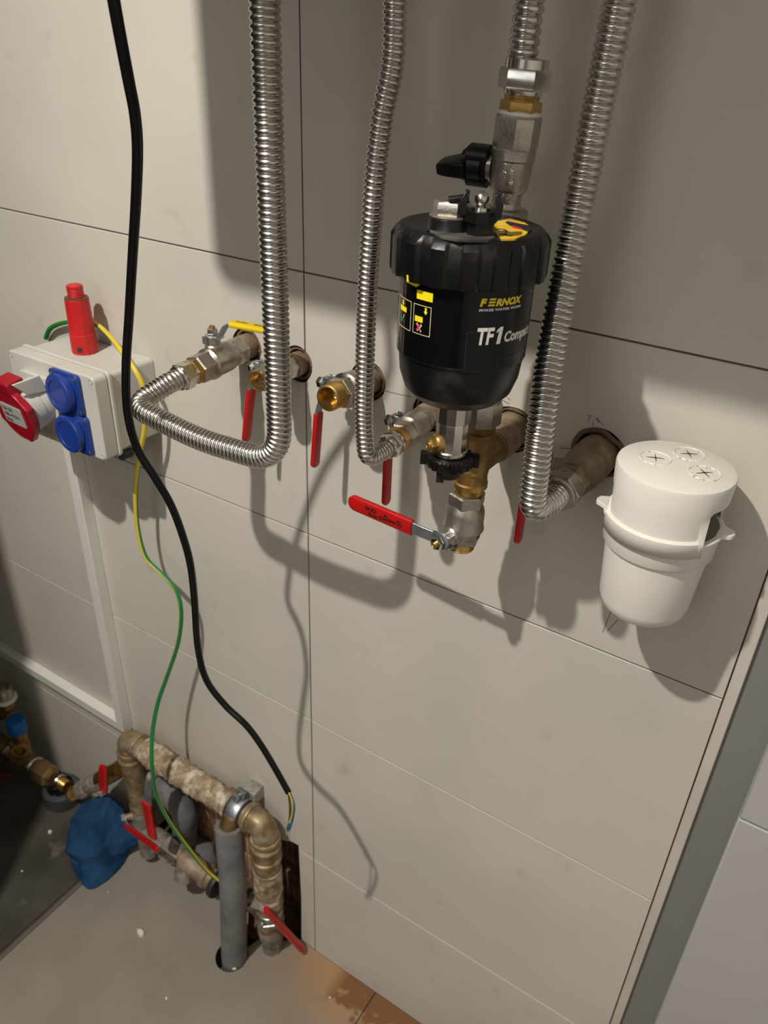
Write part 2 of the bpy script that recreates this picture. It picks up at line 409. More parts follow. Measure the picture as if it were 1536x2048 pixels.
# floor
FLX = -.428
fl = struct(MB().box(FLX + .001, 1.3, -2.6, .14, -.06, -.004).build('floor', M['grout'])); fl['_w'] = (0, 0, 0)
mb = MB().lathe(V((-.111, -.087, -.1)), V((0, 0, 1)), [(0, .0275), (.2, .0275)], 24); c1 = mb.build('cutter', M['grout'])
pts = [PZ(q[0], q[1], 0) for q in ((494, 1896), (513, 1882), (532, 1870), (548, 1877), (564, 1882), (590, 1880), (604, 1877))]
poly = [(p.x, p.y) for p in pts] + [(-.029, .2), (-.42, .2), (-.42, -.004), (-.30, -.008), (-.2, -.004), (-.14, -.012)]
mb = MB().prism(poly, V((0, 0, 0)), V((1, 0, 0)), V((0, 1, 0)), V((0, 0, 1)), -.045, .05); c2 = mb.build('cutter', M['grout'])
def ftile(x0, x1, y0, y1, m, par, c=()):
    t = MB().box(x0, x1, y0, y1, -.012, 0).build('tile', m, par)
    if c: cut(t, list(c))
ftile(FLX + .004, .1235, -.62, .0, M['floor'], fl, (c1, c2)); ftile(.1255, .72, -.62, .0, M['floor'], fl)
ftile(FLX + .004, .1235, -1.22, -.622, M['floor'], fl); ftile(.1255, .72, -1.22, -.622, M['floor'], fl)
ftile(FLX + .004, .72, -2.6, -1.222, M['floor'], fl)
cut(fl, [c1, c2])
MB().box(-.43, -.02, -.03, .14, -.05, -.035).build('rubble_bed', M['plaster'], fl)
fd = struct(MB().box(-1.8, FLX - .008, -2.6, .14, -.06, -.004).build('floor_left', M['grout'])); fd['_w'] = (0, 0, 0)
for (y0, y1) in ((-.62, 0), (-1.22, -.622), (-2.6, -1.222)):
    for (x0, x1) in ((-1.03, FLX - .010), (-1.8, -1.032)): ftile(x0, x1, y0, y1, M['darkfloor'], fd)
struct(MB().box(FLX - .0105, FLX - .0035, -2.6, 0, -.05, -.003).build('trim_2', M['grout']))
struct(MB().box(FLX - .0035, FLX + .0035, -2.6, 0, -.05, .0012).build('trim_3', M['alu'], bevel=.0005, seg=1))

# right end of the tiled wall: edge strip, grey frame, white panels
struct(MB().box(XR + .0012, .4775, -.0012, .0024, 0, CEIL).build('trim_4', M['stripe'], bevel=.001))
struct(MB().box(.4776, .512, .004, .14, 0, CEIL).build('trim_5', M['frame']))
wr = struct(MB().box(.512, 1.3, .004, .14, 0, CEIL).build('wall_right', M['door'])); wr['_w'] = (0, 0, 0)
zj = 1.147 - .4265
for z0, z1 in ((0, .12), (.122, zj - .001), (zj + .001, zj + .6), (zj + .602, CEIL)):
    MB().box(.5125, 1.3, -.0015, .004, z0, z1).build('panel', M['door'], wr, bevel=.0015)
# the rest of the room
struct(MB().box(-1.9, -1.8, -2.6, .14, 0, CEIL).build('wall_left', M['darkpaint']))
struct(MB().box(1.3, 1.4, -2.6, .14, 0, CEIL).build('wall_side', M['paint']))
struct(MB().box(-1.9, 1.4, -2.7, -2.6, 0, CEIL).build('wall_front', M['darkpaint']))
struct(MB().box(-1.9, 1.4, -2.7, .14, CEIL, CEIL + .1).build('ceiling', M['ceil']))
for c in cuts + [open_cut, c1, c2]:
    bpy.data.objects.remove(c)

# the wall boiler above (its shadow falls on the tiles)
b = thing('wall_boiler', 'white wall-hung boiler above the steel hoses', 'boiler', V((.13, 0, 1.53)))
MB().prism(rrect(.465, .36, .02, 5, .1285, -.182), V((0, 0, 0)), V((1, 0, 0)), V((0, 1, 0)), V((0, 0, 1)), 1.524, 2.2).build('casing', M['boiler'], b)
# unseen cylinder added at the far left to shade the wall and floor there
b = thing('shadow_cylinder', 'tall black unseen cylinder added at the far left to cast a shadow', 'cylinder', V((-.640, -.657, 0)))
MB().lathe(V((-.640, -.657, 0)), V((0, 0, 1)), [(0, .3), (.02, .31), (2.10, .31), (2.15, .29), (2.17, .2)], 48).build('blocker_shell', M['bmatte'], b)

# ================================================================== FITTING PARTS
def shade_hex(mb, A, d, h0, h1, r, ph=0, n=6): return mb.hexa(A, d, h0, h1, r, n, ph)
def threads(mb, A, d, h0, h1, r, pitch=.0016, depth=.0006, n=28, inner=None):
    prof = []; h = h0; k = 0
    m = max(2, int((h1 - h0) / (pitch / 2)))
    for k in range(m + 1): prof.append((h0 + (h1 - h0) * k / m, r - (depth if k % 2 else 0)))
    if inner:
        prof += [(h1, inner), (h1 - .014, inner * .97), (h1 - .0142, 0)]
    mb.lathe(A, d, prof, n)
def valve_body(par, A, d, L, rh, rb, m, n=6, ph=0, inner=None, open_end=False):
    """two hexagonal ends with a swollen round middle"""
    mb = MB()
    mb.lathe(A, d, [(0, rh * .9), (.0012, rh), (L * .22, rh), (L * .26, rh * .9)], n, ph)
    mb.lathe(A, d, [(L * .20, rh * .86), (L * .30, rb * .95), (L * .38, rb), (L * .62, rb), (L * .68, rb * 1.06), (L * .72, rb * 1.06), (L * .74, rb * .98), (L * .76, rh * .9)], 36)
    if open_end:
        mb.lathe(A, d, [(L * .70, rh * .9), (L * .74, rh), (L - .0012, rh), (L, rh * .9), (L, rh * .84), (L * .74, rh * .84), (L * .74, 0)], n, ph)
    else:
        mb.lathe(A, d, [(L * .70, rh * .9), (L * .74, rh * 1.02), (L - .0012, rh * 1.02), (L, rh * .9)], n, ph)
    return mb.build('body', m, par, angle=28)
def lever(par, S, s, h, rise, start, glen, mg, ms=None, w=.0115, out=.004, steel_w=.010, hub=True, tilt=0, first=.008):
    """flat lever: hub at S (outer end of the stem, axis s), runs in h, cranks by rise along s, then the grip"""
    s = s.normalized(); h = (h - s * h.dot(s)).normalized(); wv = s.cross(h)
    ms = ms or M['zinc']
    p = [S - h * .006, S + h * first, S + h * (start * .75) + s * rise * .8, S + h * start + s * rise]
    ge = S + h * (start + glen) + s * (rise + tilt)
    pl = fillet(p[:1] + [p[1], p[2], p[3] + (ge - p[3]).normalized() * .0] + [p[3] + (ge - p[3]) * .3], [.006, .006, .004], 5)
    lv = MB().ribbon(pl, wv, steel_w * .5, .0011).build('lever', ms, par, bevel=.0004, seg=1)
    if hub:
        mb = MB(); mb.lathe(S - s * .0014, s, [(0, .0075), (.0005, .0080), (.0030, .0080), (.0034, .0075)], 20)
        mb.obox(S + h * .004, h, wv, s, .006, steel_w * .5, .0014)
        for q in (1, -1): mb.obox(S - h * .005 + wv * (q * .0055) - s * .0035, h, wv, s, .0035, .0010, .0040)
        mb.build('stop_plate', ms, par, bevel=.0004, seg=1)
        mb = MB(); mb.hexa(S, s, .0030, .0085, .0058, ph=.3); mb.build('nut', M['nickel2'], par)
        mb = MB(); mb.lathe(S, s, [(.0080, .0030), (.0105, .0030), (.0110, .0024), (.0100, .0012), (.0096, .0)], 14); mb.build('stem_tip', M['brass'], par)
    a = p[3] + (ge - p[3]) * .04; n = 12; pts = []; tp = []
    for k in range(n + 1):
        t = k / n; pts.append(a.lerp(ge, t ** .8 if k < n else 1))
    Lg = (ge - a).length
    for q in pts:
        e = (ge - q).length / (w * .5)
        r_ = math.sqrt(max(0, 1 - (1 - min(e, 1)) ** 2)); b0 = (q - a).length
        tp.append((max(r_, .05), max(.35 + .65 * r_, .3)))
    # finer end
    pts2 = []; tp2 = []
    for k in range(15):
        if k < 8: q = a.lerp(ge - (ge - a).normalized() * w * .5, k / 7); t_ = (1, 1)
        else:
            al = (k - 7) / 7 * PI / 2; q = ge - (ge - a).normalized() * w * .5 * (1 - math.sin(al)); t_ = (max(math.cos(al), .08), max(math.cos(al) ** .5, .25))
        pts2.append(q); tp2.append(t_)
    gr = MB().ribbon(pts2, wv, w * .5, .0027, rnd=.45, taper=tp2).build('grip', mg, par, angle=50)
    return lv, gr, (a, ge, wv, s)
def stem(par, A, s, ln, r=.0065, m=None):
    mb = MB(); mb.lathe(A, s, [(0, r * 1.25), (ln * .45, r * 1.2), (ln * .55, r), (ln, r * .95)], 24)
    mb.build('stem', m or M['nickel'], par)
def union_nut(par, A, d, r=.0135, L=.017, m=None, ph=.2):
    mb = MB(); mb.lathe(A, d, [(0, r * .80), (.001, r * .88), (.0035, r * .88)], 32)
    mb.hexa(A, d, .003, L - .003, r, 6, ph, ch=.0015)
    mb.lathe(A, d, [(L - .0035, r * .86), (L - .001, r * .86), (L, r * .78)], 32)
    return mb.build('union_nut', m or M['nickel2'], par, angle=28)
def hexring(par, A, d, h0, h1, r, name='adapter', m=None, ph=0):
    mb = MB(); mb.hexa(A, d, h0, h1, r, 6, ph); return mb.build(name, m or M['brass'], par, angle=28)
def corrugated(par, path, OD, p0, p1=None, amp=.0021, n=32, per=8):
    """annular ridges of pitch p0..p1 along the path"""
    P, Lt = resample(path, .0012); out = []; s_ = 0; ph = 0; p1 = p1 or p0
    D = [Lt * k / (len(P) - 1) for k in range(len(P))]
    def at(x):
        f = x / Lt * (len(P) - 1); i = min(int(f), len(P) - 2); return P[i].lerp(P[i + 1], f - i)
    phs = []
    while s_ < Lt:
        out.append(at(s_)); phs.append(ph)
        pt = p0 + (p1 - p0) * (s_ / Lt); s_ += pt / per; ph += 1 / per
    # smooth the centreline so the rings stay parallel
    for _ in range(3):
        out = [out[0]] + [(out[i - 1] + out[i] * 2 + out[i + 1]) / 4 for i in range(1, len(out) - 1)] + [out[-1]]
    R = OD / 2
    rad = [R - amp * (1 - abs(math.cos(PI * q)) ** .7) for q in phs]
    return MB().tube(out, rad, n).build('hose_tube', M['steel'], par, angle=80)
X = V((1, 0, 0)); Y = V((0, 1, 0)); Z = V((0, 0, 1))

def wall_stub(par, x, z, r, y1, m=None):
    MB().lathe(V((x, .10, z)), -Y, [(0, r), (.10 - y1, r)], 24).build('pipe_stub', m or M['tan'], par)
def seal_ring(par, x, z, r, seed):
    """torn foam left in the hole"""
    mb = MB(); n = 40; pts = []
    for k in range(n + 1):
        a = 2 * PI * k / n; q = r + .0012 * noise.noise(V((math.cos(a) * 3, math.sin(a) * 3, seed)))
        pts.append(V((x + q * math.cos(a), .003 - .003 * noise.noise(V((a, seed, 2))), z + q * math.sin(a))))
    mb.tube(pts[:-1] + [pts[0]], .0016, 8, caps=False); mb.build('hole_seal', M['plaster'], par)

# ------------------------------------------------------------------ valve 1, yellow handle, and hose
A0 = V((-.078, 0, 1.056)); A1 = PX(345, 763, -.113); d = (A1 - A0).normalized()
t = thing('ball_valve', 'nickel ball valve with a yellow lever grip', 'valve', A0)
wall_stub(t, A0.x, A0.z, .0135, -.012); seal_ring(t, A0.x, A0.z, .0165, 1)
valve_body(t, A0 + d * .010, d, .071, .0150, .0155, M['nickel'], ph=.3)
hexring(t, A0, d, .080, .0885, .0135, 'adapter', M['brass'], .25)
Sd = Z.copy(); Ab = A0 + d * .052
stem(t, Ab + Z * .010, Z, .016, .0075)
S = Ab + Z * .0265
lv, gr, G = lever(t, S, Z, (X * 1 + Y * .16), .017, .022, .058, M['yellow'], w=.0135, first=.008, steel_w=.011)
a, ge, wv, s_ = G
mb = MB(); dd = (ge - a).normalized(); nrm = s_
def gfn(off, side, up=.0029, flip=1):
    return lambda u, v: a + dd * (off + u * flip) + wv * (side + v * flip) + nrm * up
for k, (o_, tx, sz) in enumerate([(.052, 'DN15', .004), (.034, 'PN40', .004), (.018, 'CW617N', .0035)]):
    add_text(mb, tx, sz, gfn(o_, .002, flip=-1), bold=.0001)
lab(mb.build('grip_marking', M['ink'], t), 'black print')

h = thing('corrugated_hose', 'corrugated steel hose looping left from the yellow-handled valve and rising', 'hose', A0 + d * .086)
union_nut(h, A0 + d * .0875, d, .0140, .019, M['nickel2'], .1)
pA = [A0 + d * .100, A0 + d * .118, PX(264, 812, -.160), PX(400, 880, -.160), PX(561, 928, -.160), PX(556, 760, -.160), PX(541, 350, -.160), PX(529, 0, -.152)]
last = pA[-1]; pA.append(V((last.x - .004, -.13, 1.53)))
path = fillet(pA, [.02, .024, .3, .037, .3, .5, .3], 14)
corrugated(h, path, .0206, .0043, .0048, amp=.0017)

# ------------------------------------------------------------------ valve 2 and 3
def open_valve(label, x, z, rstub, endpx, yend, rh, rb, stempx, grip_dir, kind, group=None, seed=2):
    A0 = V((x, 0, z)); A1 = PX(*endpx, yend); d = (A1 - A0).normalized(); Lt = (A1 - A0).length
    t = thing('ball_valve', label, 'valve', A0)
    wall_stub(t, x, z, rstub, -.010); seal_ring(t, x, z, rstub + .0035, seed)
    return t, A0, d, Lt
t, A0, d, Lt = open_valve('nickel ball valve with a red lever, half hidden behind the left hose', -.010, 1.052, .0125, (515, 763), -.064, 0, 0, 0, 0, 0, seed=3)
valve_body(t, A0 + d * .008, d, Lt - .008, .0116, .0118, M['nickel'], ph=.2, open_end=True)
mb = MB(); prof = []
for k in range(12): prof.append((Lt - .0160 + .0013 * k, .0082 + (.0005 if k % 2 else 0)))
mb.lathe(A0, d, prof + [(Lt - .0002, .0090), (Lt + .0004, .0094), (Lt + .0004, .0102), (Lt - .0002, .0104), (Lt - .0165, .0104)], 32, caps=False)
mb.lathe(A0, d, [(Lt - .0165, .0085), (Lt - .0160, .0084)], 24); lab(mb.build('threaded_socket', M['brass'], t), 'brass threaded socket')
mb = MB(); mb.ball(A0 + d * (Lt - .0162), .0055, 16, 8, d); mb.build('valve_ball', M['nickel2'], t)
Ab = A0 + d * .040; sd = (-X + Z * .10).normalized()
stem(t, Ab + sd * .008, sd, .012, .0055); S = Ab + sd * .0215
lever(t, S, sd, (-Z + d * .10), .004, .022, .062, M['red'], w=.0115, steel_w=.0095)

t, A0, d, Lt = open_valve('nickel ball valve with red lever and open brass nipple, between the two left hoses', .078, 1.055, .0135, (655, 797), -.070, 0, 0, 0, 0, 0, seed=4)
valve_body(t, A0 + d * .006, d, Lt - .022, .0150, .0160, M['nickel'], ph=.2)
mb = MB(); mb.hexa(A0, d, Lt - .022, Lt - .0140, .0145, 6, .25)
lab(mb.build('adapter', M['brass'], t, angle=28), 'brass hexagonal adapter')
mb = MB(); threads(mb, A0, d, Lt - .0140, Lt, .0124, .0014, .0005, 36, inner=.0102)
lab(mb.build('threaded_nipple', M['brass'], t, angle=60), 'brass open threaded nipple')
mb = MB(); mb.ball(A0 + d * (Lt - .0165), .006, 16, 8, d); mb.build('valve_ball', M['nickel2'], t)
Ab = A0 + d * .040; sd = (-X + Z * .05).normalized()
stem(t, Ab + sd * .011, sd, .010, .006); S = Ab + sd * .0225
lever(t, S, sd, (-Z + d * .05), .007, .030, .062, M['red'], w=.0115, steel_w=.0095)

# ------------------------------------------------------------------ valve 4 and hose B
A0 = V((.150, 0, 1.040)); A1 = PX(772, 898, -.083); d = (A1 - A0).normalized(); Lt = (A1 - A0).length
t = thing('ball_valve', 'nickel ball valve with red lever, left of the black filter and feeding the thin hose', 'valve', A0)
wall_stub(t, A0.x, A0.z, .0125, -.012); seal_ring(t, A0.x, A0.z, .016, 6)
valve_body(t, A0 + d * .008, d, .050, .0128, .0135, M['nickel'], ph=.1)
hexring(t, A0, d, .057, .068, .0120, 'adapter', M['brass'], .3)
Ab = A0 + d * .034; sd = (-X).normalized()
stem(t, Ab + sd * .009, sd, .010, .0055); S = Ab + sd * .020
lever(t, S, sd, (-Z * 1 + X * .02), .006, .030, .062, M['red'], w=.0115, steel_w=.0095)
h = thing('corrugated_hose', 'thin corrugated steel hose rising left of the black filter', 'hose', A0 + d * .067)
union_nut(h, A0 + d * .0665, d, .0118, .016, M['nickel2'], .3)
pB = [A0 + d * .078, A0 + d * .090, PX(733, 919, -.112), PX(727, 840, -.112), PX(733, 600, -.112), PX(750, 350, -.120), PX(766, 220, -.118), PX(787, 130, -.112), PX(790, 0, -.110)]
last = pB[-1]; pB.append(V((last.x + .002, -.11, 1.53)))
corrugated(h, fillet(pB, [.008, .014, .2, .4, .3, .12, .12, .2], 12), .0158, .0040, .0046, amp=.0015)

# ------------------------------------------------------------------ valve 6 (right) and hose D
A0 = V((.314, 0, 1.047)); A1 = PX(1112, 993, -.087); d = (A1 - A0).normalized(); Lt = (A1 - A0).length
t = thing('ball_valve', 'limescaled tan ball valve with red lever at the right end of the row', 'valve', A0)
wall_stub(t, A0.x, A0.z, .0165, -.004)
mb = MB(); prof = [(.0, .0175), (.006, .0182), (.020, .0185), (.040, .0178), (.055, .0160), (.058, .0155)]
mb.lathe(A0 + d * -.002, d, prof, 36); mb.build('body', M['tan'], t)
mb = MB(); mb.hexa(A0, d, .054, .068, .0158, 6, .2); mb.build('body_end', M['tan'], t, angle=28)
# torn foam collar in the hole
mb = MB(); n = 48; pts = []
for k in range(n):
    a_ = 2 * PI * k / n; q = .0215 + .0025 * noise.noise(V((math.cos(a_) * 2, math.sin(a_) * 2, 9)))
    pts.append(V((A0.x + q * math.cos(a_), -.002 - .004 * noise.noise(V((math.cos(a_), math.sin(a_), 4))), A0.z + q * math.sin(a_))))
mb.tube(pts + [pts[0]], .0022, 8, caps=False); lab(mb.build('hole_seal', M['plaster'], t), 'torn brown sealing collar')
Ab = A0 + d * .040; sd = (-X).normalized()
stem(t, Ab + sd * .014, sd, .012, .006, M['tan']); S = Ab + sd * .034
lever(t, S, sd, (-Z * 1 + X * .06), .010, .020, .066, M['red'], w=.0115, steel_w=.0095)
h = thing('corrugated_hose', 'corrugated steel hose rising at the right beside the filter', 'hose', A0 + d * .067)
union_nut(h, A0 + d * .0665, d, .0168, .019, M['nickel'], .15)
pD = [A0 + d * .080, A0 + d * .094, PX(1063, 1024, -.122), PX(1078, 880, -.122), PX(1102, 700, -.100), PX(1160, 400, -.075), PX(1199, 200, -.070), PX(1240, 0, -.068)]
last = pD[-1]; pD.append(V((last.x + .002, -.068, 1.53)))
corrugated(h, fillet(pD, [.012, .018, .3, .5, .5, .5, .3], 14), .0208, .0043, .0050, amp=.0018)

# ------------------------------------------------------------------ tee and pipe 5
T = V((.237, -.080, 1.047))
A0 = V((.2325, 0, 1.046)); d = (T - A0).normalized()
t = thing('pipe_tee', 'brass tee and coupling below the filter with a tan wall pipe', 'pipe fitting', A0)
wall_stub(t, A0.x, A0.z, .0150, -.002)
mb = MB(); mb.lathe(A0, d, [(-.02, .0160), (.020, .0170), (.030, .0168), (.040, .0160), (.046, .0145)], 32); lab(mb.build('wall_pipe', M['tan'], t), 'limescaled tan pipe sleeve')
seal_ring(t, A0.x, A0.z, .0195, 8)
mb = MB(); mb.lathe(A0, d, [(.040, .0148), (.044, .0152), (.048, .0135), (.078, .0120)], 32)
mb.lathe(V((T.x, T.y, 1.078)), -Z, [(0, .0120), (.001, .0142), (.006, .0142), (.008, .0130), (.020, .0130), (.034, .0128), (.040, .0118), (.052, .0122)], 32)
mb.build('tee_body', M['darkbrass'], t)
Bp = PX(933, 985, -.080)
mb = MB(); mb.lathe(V((T.x - .002, T.y, 1.047)), -Z, [(0, .0125), (.004, .0140), (.0065, .0140), (.008, .0128), (.012, .0130), (.016, .0130), (.017, .0146), (.021, .0146), (.022, .013), (.0265, .0122)], 36)
mb.build('coupling', M['brass'], t)
mb = MB(); mb.hexa(V((T.x - .003, T.y, 1.023)), -Z, 0, .008, .0125, 6, .3); mb.build('adapter', M['darkbrass'], t, angle=28)
# ------------------------------------------------------------------ bottom valve
A0 = V((.2335, -.080, 1.0185)); d = V((-.02, 0, -1)).normalized()
t = thing('ball_valve', 'nickel ball valve hanging under the brass tee, printed red lever pointing left', 'valve', A0)
valve_body(t, A0, d, .048, .0158, .0168, M['nickel'], ph=.3)
mb = MB(); threads(mb, A0, d, .046, .0560, .0118, .0022, .0007, 32, inner=.009); lab(mb.build('threaded_end', M['brass'], t, angle=60), 'brass threaded end')
mb = MB(); mb.lathe(A0, d, [(.041, .0155), (.048, .0125)], 32); mb.build('body_neck', M['nickel'], t)
Ab = A0 + d * .0375; sd = (-Y * 1 - X * .22).normalized()
stem(t, Ab + sd * .010, sd, .016, .0070); S = Ab + sd * .0275
hd = (-X * 1 + Y * .10)
lv, gr, G = lever(t, S, sd, hd, .003, .028, .074, M['red'], w=.0150, steel_w=.0110, tilt=.010)
a, ge, wv, s_ = G
dd = (ge - a).normalized(); nrm = wv.cross(dd).normalized()
if nrm.dot(CP - a) < 0: nrm = -nrm
wz = wv if wv.z > 0 else -wv
mb = MB()
def f7(off, side): return lambda u, v: a + dd * (off - 0) * 1 + dd * (-u * -1) + wz * (side - v) + nrm * .0030
# the print reads upside down, from the hub towards the tip
def f7b(off, side): return lambda u, v: a + dd * (off + u) + wz * (side - v) + nrm * .0030
for (o_, sd_, tx, sz) in [(.017, .0005, 'EN331', .0036), (.026, .0000, 'ACS', .0046), (.026, .0030, '1/2', .0028), (.038, .0040, 'CE', .0052), (.0455, .0040, '06', .0052), (.037, -.0012, 'PN 50', .0038)]:
    add_text(mb, tx, sz, f7b(o_, sd_), bold=.0002)
for k in range(24):
    q0, q1 = 2 * PI * k / 24, 2 * PI * (k + 1) / 24; c = (.0125, 0)
    i = len(mb.v)
    for q, r in ((q0, .0026), (q1, .0026), (q1, .0032), (q0, .0032)): mb.v.append(a + dd * (c[0] + r * math.cos(q)) + wz * (c[1] + r * math.sin(q)) + nrm * .0030)
    mb.f.append((i, i + 1, i + 2, i + 3))
add_text(mb, 'X', .0042, f7b(.0110, .0015), bold=.0002)
lab(mb.build('grip_marking', M['ink'], t), 'black print reading upside down')
mb = MB()
for k in range(24):
    q0, q1 = 2 * PI * k / 24, 2 * PI * (k + 1) / 24
# ------------------------------------------------------------------ union above the tee
t = thing('union_fitting', 'nickel hexagonal union between black filter and brass tee', 'pipe fitting', V((.2385, -.08, 1.078)))
mb = MB(); mb.hexa(V((.2388, -.080, 1.084)), Z, 0, .020, .0160, 8, .2, ch=.002); mb.lathe(V((.2388, -.080, 1.102)), Z, [(0, .0145), (.012, .0140)], 32)
mb.build('union_nut', M['nickel'], t, angle=28)
mb = MB(); mb.hexa(V((.2382, -.080, 1.0765)), Z, 0, .008, .0130, 6, .3); mb.build('adapter', M['darkbrass'], t, angle=28)

# ------------------------------------------------------------------ top valve (black butterfly) + hose C
Bt = V((.2395, -.080, 1.236)); Tp = PX(1042, 150, -.080); d = (V((.2425, -.080, 1.30)) - Bt).normalized()
t = thing('ball_valve', 'nickel ball valve with a black butterfly handle above the filter', 'valve', Bt)
mb = MB()
mb.lathe(Bt, d, [(-.012, .0160), (.008, .0160), (.0095, .0150), (.0105, .0105), (.014, .0098)], 36)
mb.lathe(Bt, d, [(.012, .0098), (.018, .0100), (.024, .0110)], 8, .3)
mb.lathe(Bt, d, [(.021, .0118), (.023, .0128), (.026, .0128), (.028, .0136), (.040, .0138), (.041, .0146), (.047, .0146), (.048, .0140)], 36)
mb.lathe(Bt, d, [(.046, .0140), (.049, .0151), (.066, .0151), (.0675, .0142)], 8, .35)
mb.build('body', M['nickel'], t, angle=28)
zt = .0675
mb = MB(); mb.lathe(Bt + d * zt, d, [(-.001, .0128), (.0008, .0140), (.0018, .0136), (.0028, .0120)], 30); lab(mb.build('sealing_tape', M['pvc'], t), 'white sealing tape')
mb = MB(); mb.hexa(Bt, d, zt + .001, zt + .0085, .0137, 6, .45); threads(mb, Bt, d, zt + .008, zt + .0125, .0118, .0022, .0006, 32); mb.build('adapter', M['brass'], t, angle=40)
# butterfly handle
Hc = Bt + d * .0345; sd = V((-1, -.10, .02)).normalized(); hv = V((0, -.25, 1)).normalized(); hv = (hv - sd * hv.dot(sd)).normalized(); wv = sd.cross(hv)
stem(t, Hc + sd * .012, sd, .007, .0080, M['nickel2'])
mb = MB()
mb.lathe(Hc, sd, [(.0185, .0085), (.0195, .0105), (.0290, .0105), (.0300, .0095)], 24)
o = mb.build('handle_hub', M['bplast'], t)
mb = MB()
mb.prism(rrect(.0265, .017, .006), Hc + sd * .0155, hv, wv, sd, 0, .0150)
mb.prism(rrect(.0200, .015, .005), Hc + sd * .0300, hv, wv, sd, 0, .0040)
mb.ribbon([Hc + sd * .030 - hv * .001, Hc + sd * .040 - hv * .002, Hc + sd * .0475 - hv * .003, Hc + sd * .0520 - hv * .0035], wv, .0105, .0050, rnd=.3, taper=[1.15, 1.05, .9, .75])
o = mb.build('butterfly_handle', M['bplast'], t, bevel=.0006)
# embossed letters on the valve, facing the room
def wrapf(c, dr, r, a0, h0, vertical=False, flip=1):
    def fn(u, v):
        if vertical: th, hh = a0 + v / r, h0 + flip * u
        else: th, hh = a0 + u / r, h0 + v
        return c + dr * hh + V((math.sin(th), -math.cos(th), 0)) * (r + .0002)
    return fn
mb = MB()
add_text(mb, 'VALVE', .0045, wrapf(Bt, d, .0139, .32, .0400, True, -1), bold=.0002)
add_text(mb, 'EURO', .0040, wrapf(Bt, d, .0139, -.02, .0400, True, -1), bold=.0002)
add_text(mb, 'CR75', .0036, wrapf(Bt, d, .0103, -.15, .0182), bold=.0001); add_text(mb, 'DN20', .0036, wrapf(Bt, d, .0102, -.15, .0135), bold=.0001)
add_text(mb, 'C', .0045, wrapf(Bt, d, .0141, .25, .0425), bold=.0002)
lab(mb.build('embossed_lettering', M['nickel2'], t), 'raised cast lettering')
h = thing('corrugated_hose', 'short corrugated steel hose entering the valve above the filter', 'hose', Bt + d * (zt + .0125))
Nb = Bt + d * (zt + .0120)
mb = MB(); mb.lathe(Nb, d, [(0, .0122), (.0008, .0125), (.0030, .0125)], 32); mb.hexa(Nb, d, .0025, .0145, .0172, 6, .25, ch=.002); mb.lathe(Nb, d, [(.0135, .0138), (.0150, .0138), (.0195, .0138), (.0200, .0130), (.0198, .0095)], 36)
mb.build('union_nut', M['nickel2'], h, angle=28)
mb = MB()
fnn = lambda c, r: (lambda u, v: Nb + d * (c + v) + V((math.sin(r + u / .0142), -math.cos(r + u / .0142), 0)) * .01535)
pC = [Nb + d * .012, PX(1045, 122, -.080), PX(1052, 60, -.080), PX(1060, 0, -.080)]
pC.append(V((pC[-1].x + .012, -.08, 1.53)))
corrugated(h, fillet(pC, [.3, .3, .3], 10), .0192, .0058, .0060, amp=.0019)

# ================================================================== BLACK FILTER
FC = V((.2475, -.145, 0)); RB = .0435
def fz(z): return V((FC.x, FC.y, z))
t = thing('magnetic_filter', 'black cylindrical heating filter with a ribbed screw cap and printed label', 'filter', fz(1.128))
mb = MB()
mb.lathe(fz(0), Z, [(1.1275, .0), (1.128, .012), (1.1285, .021), (1.1320, .030), (1.1390, .0370), (1.150, .0408), (1.1620, .0420), (1.1640, .0420), (1.1650, RB), (1.2150, RB), (1.2165, .0435), (1.2175, .0400)], 72)
mb.build('canister', M['bplast'], t, angle=25)
# rear manifold block joining the canister to the two pipe ends
mb = MB(); mb.prism(rrect(.034, .030, .008, 4), V((.2425, -.094, 0)), X, Y, Z, 1.122, 1.232)
mb.lathe(V((.2385, -.08, 0)), Z, [(1.112, .0135), (1.114, .0150), (1.122, .0150), (1.13, .014)], 28)
lab(mb.build('manifold', M['bplast'], t, bevel=.001), 'rear manifold block')
# ribbed cap
mb = MB(); n = 288; NR = 16; prev = None
def capr(k, base):
    a = 2 * PI * k / n; ph = (k * NR / n) % 1
    rib = 1 if ph < .50 else (0 if ph > .55 and ph < .95 else .5)
    return base - .0005 + .0019 * rib
for (z, rr, rib) in ((1.2165, .0440, 0), (1.2165, .0485, 1), (1.2185, .0490, 1), (1.2390, .0490, 1), (1.2420, .0475, .5), (1.2445, .0455, .0), (1.2455, .0420, 0), (1.2450, .0400, 0), (1.2446, .0200, 0)):
    i0 = len(mb.v)
    for k in range(n):
        a = 2 * PI * k / n; r = capr(k, rr) if rib == 1 else (rr + (capr(k, 0)) * rib)
        mb.v.append(V((FC.x + r * math.cos(a), FC.y + r * math.sin(a), z)))
    if prev is not None: mb.bridge(prev, i0, n)
    prev = i0
mb.f.append(tuple(prev + k for k in range(n)))
cap = mb.build('screw_cap', M['bplast'], t, angle=30)
lab(cap, 'ribbed black screw cap')
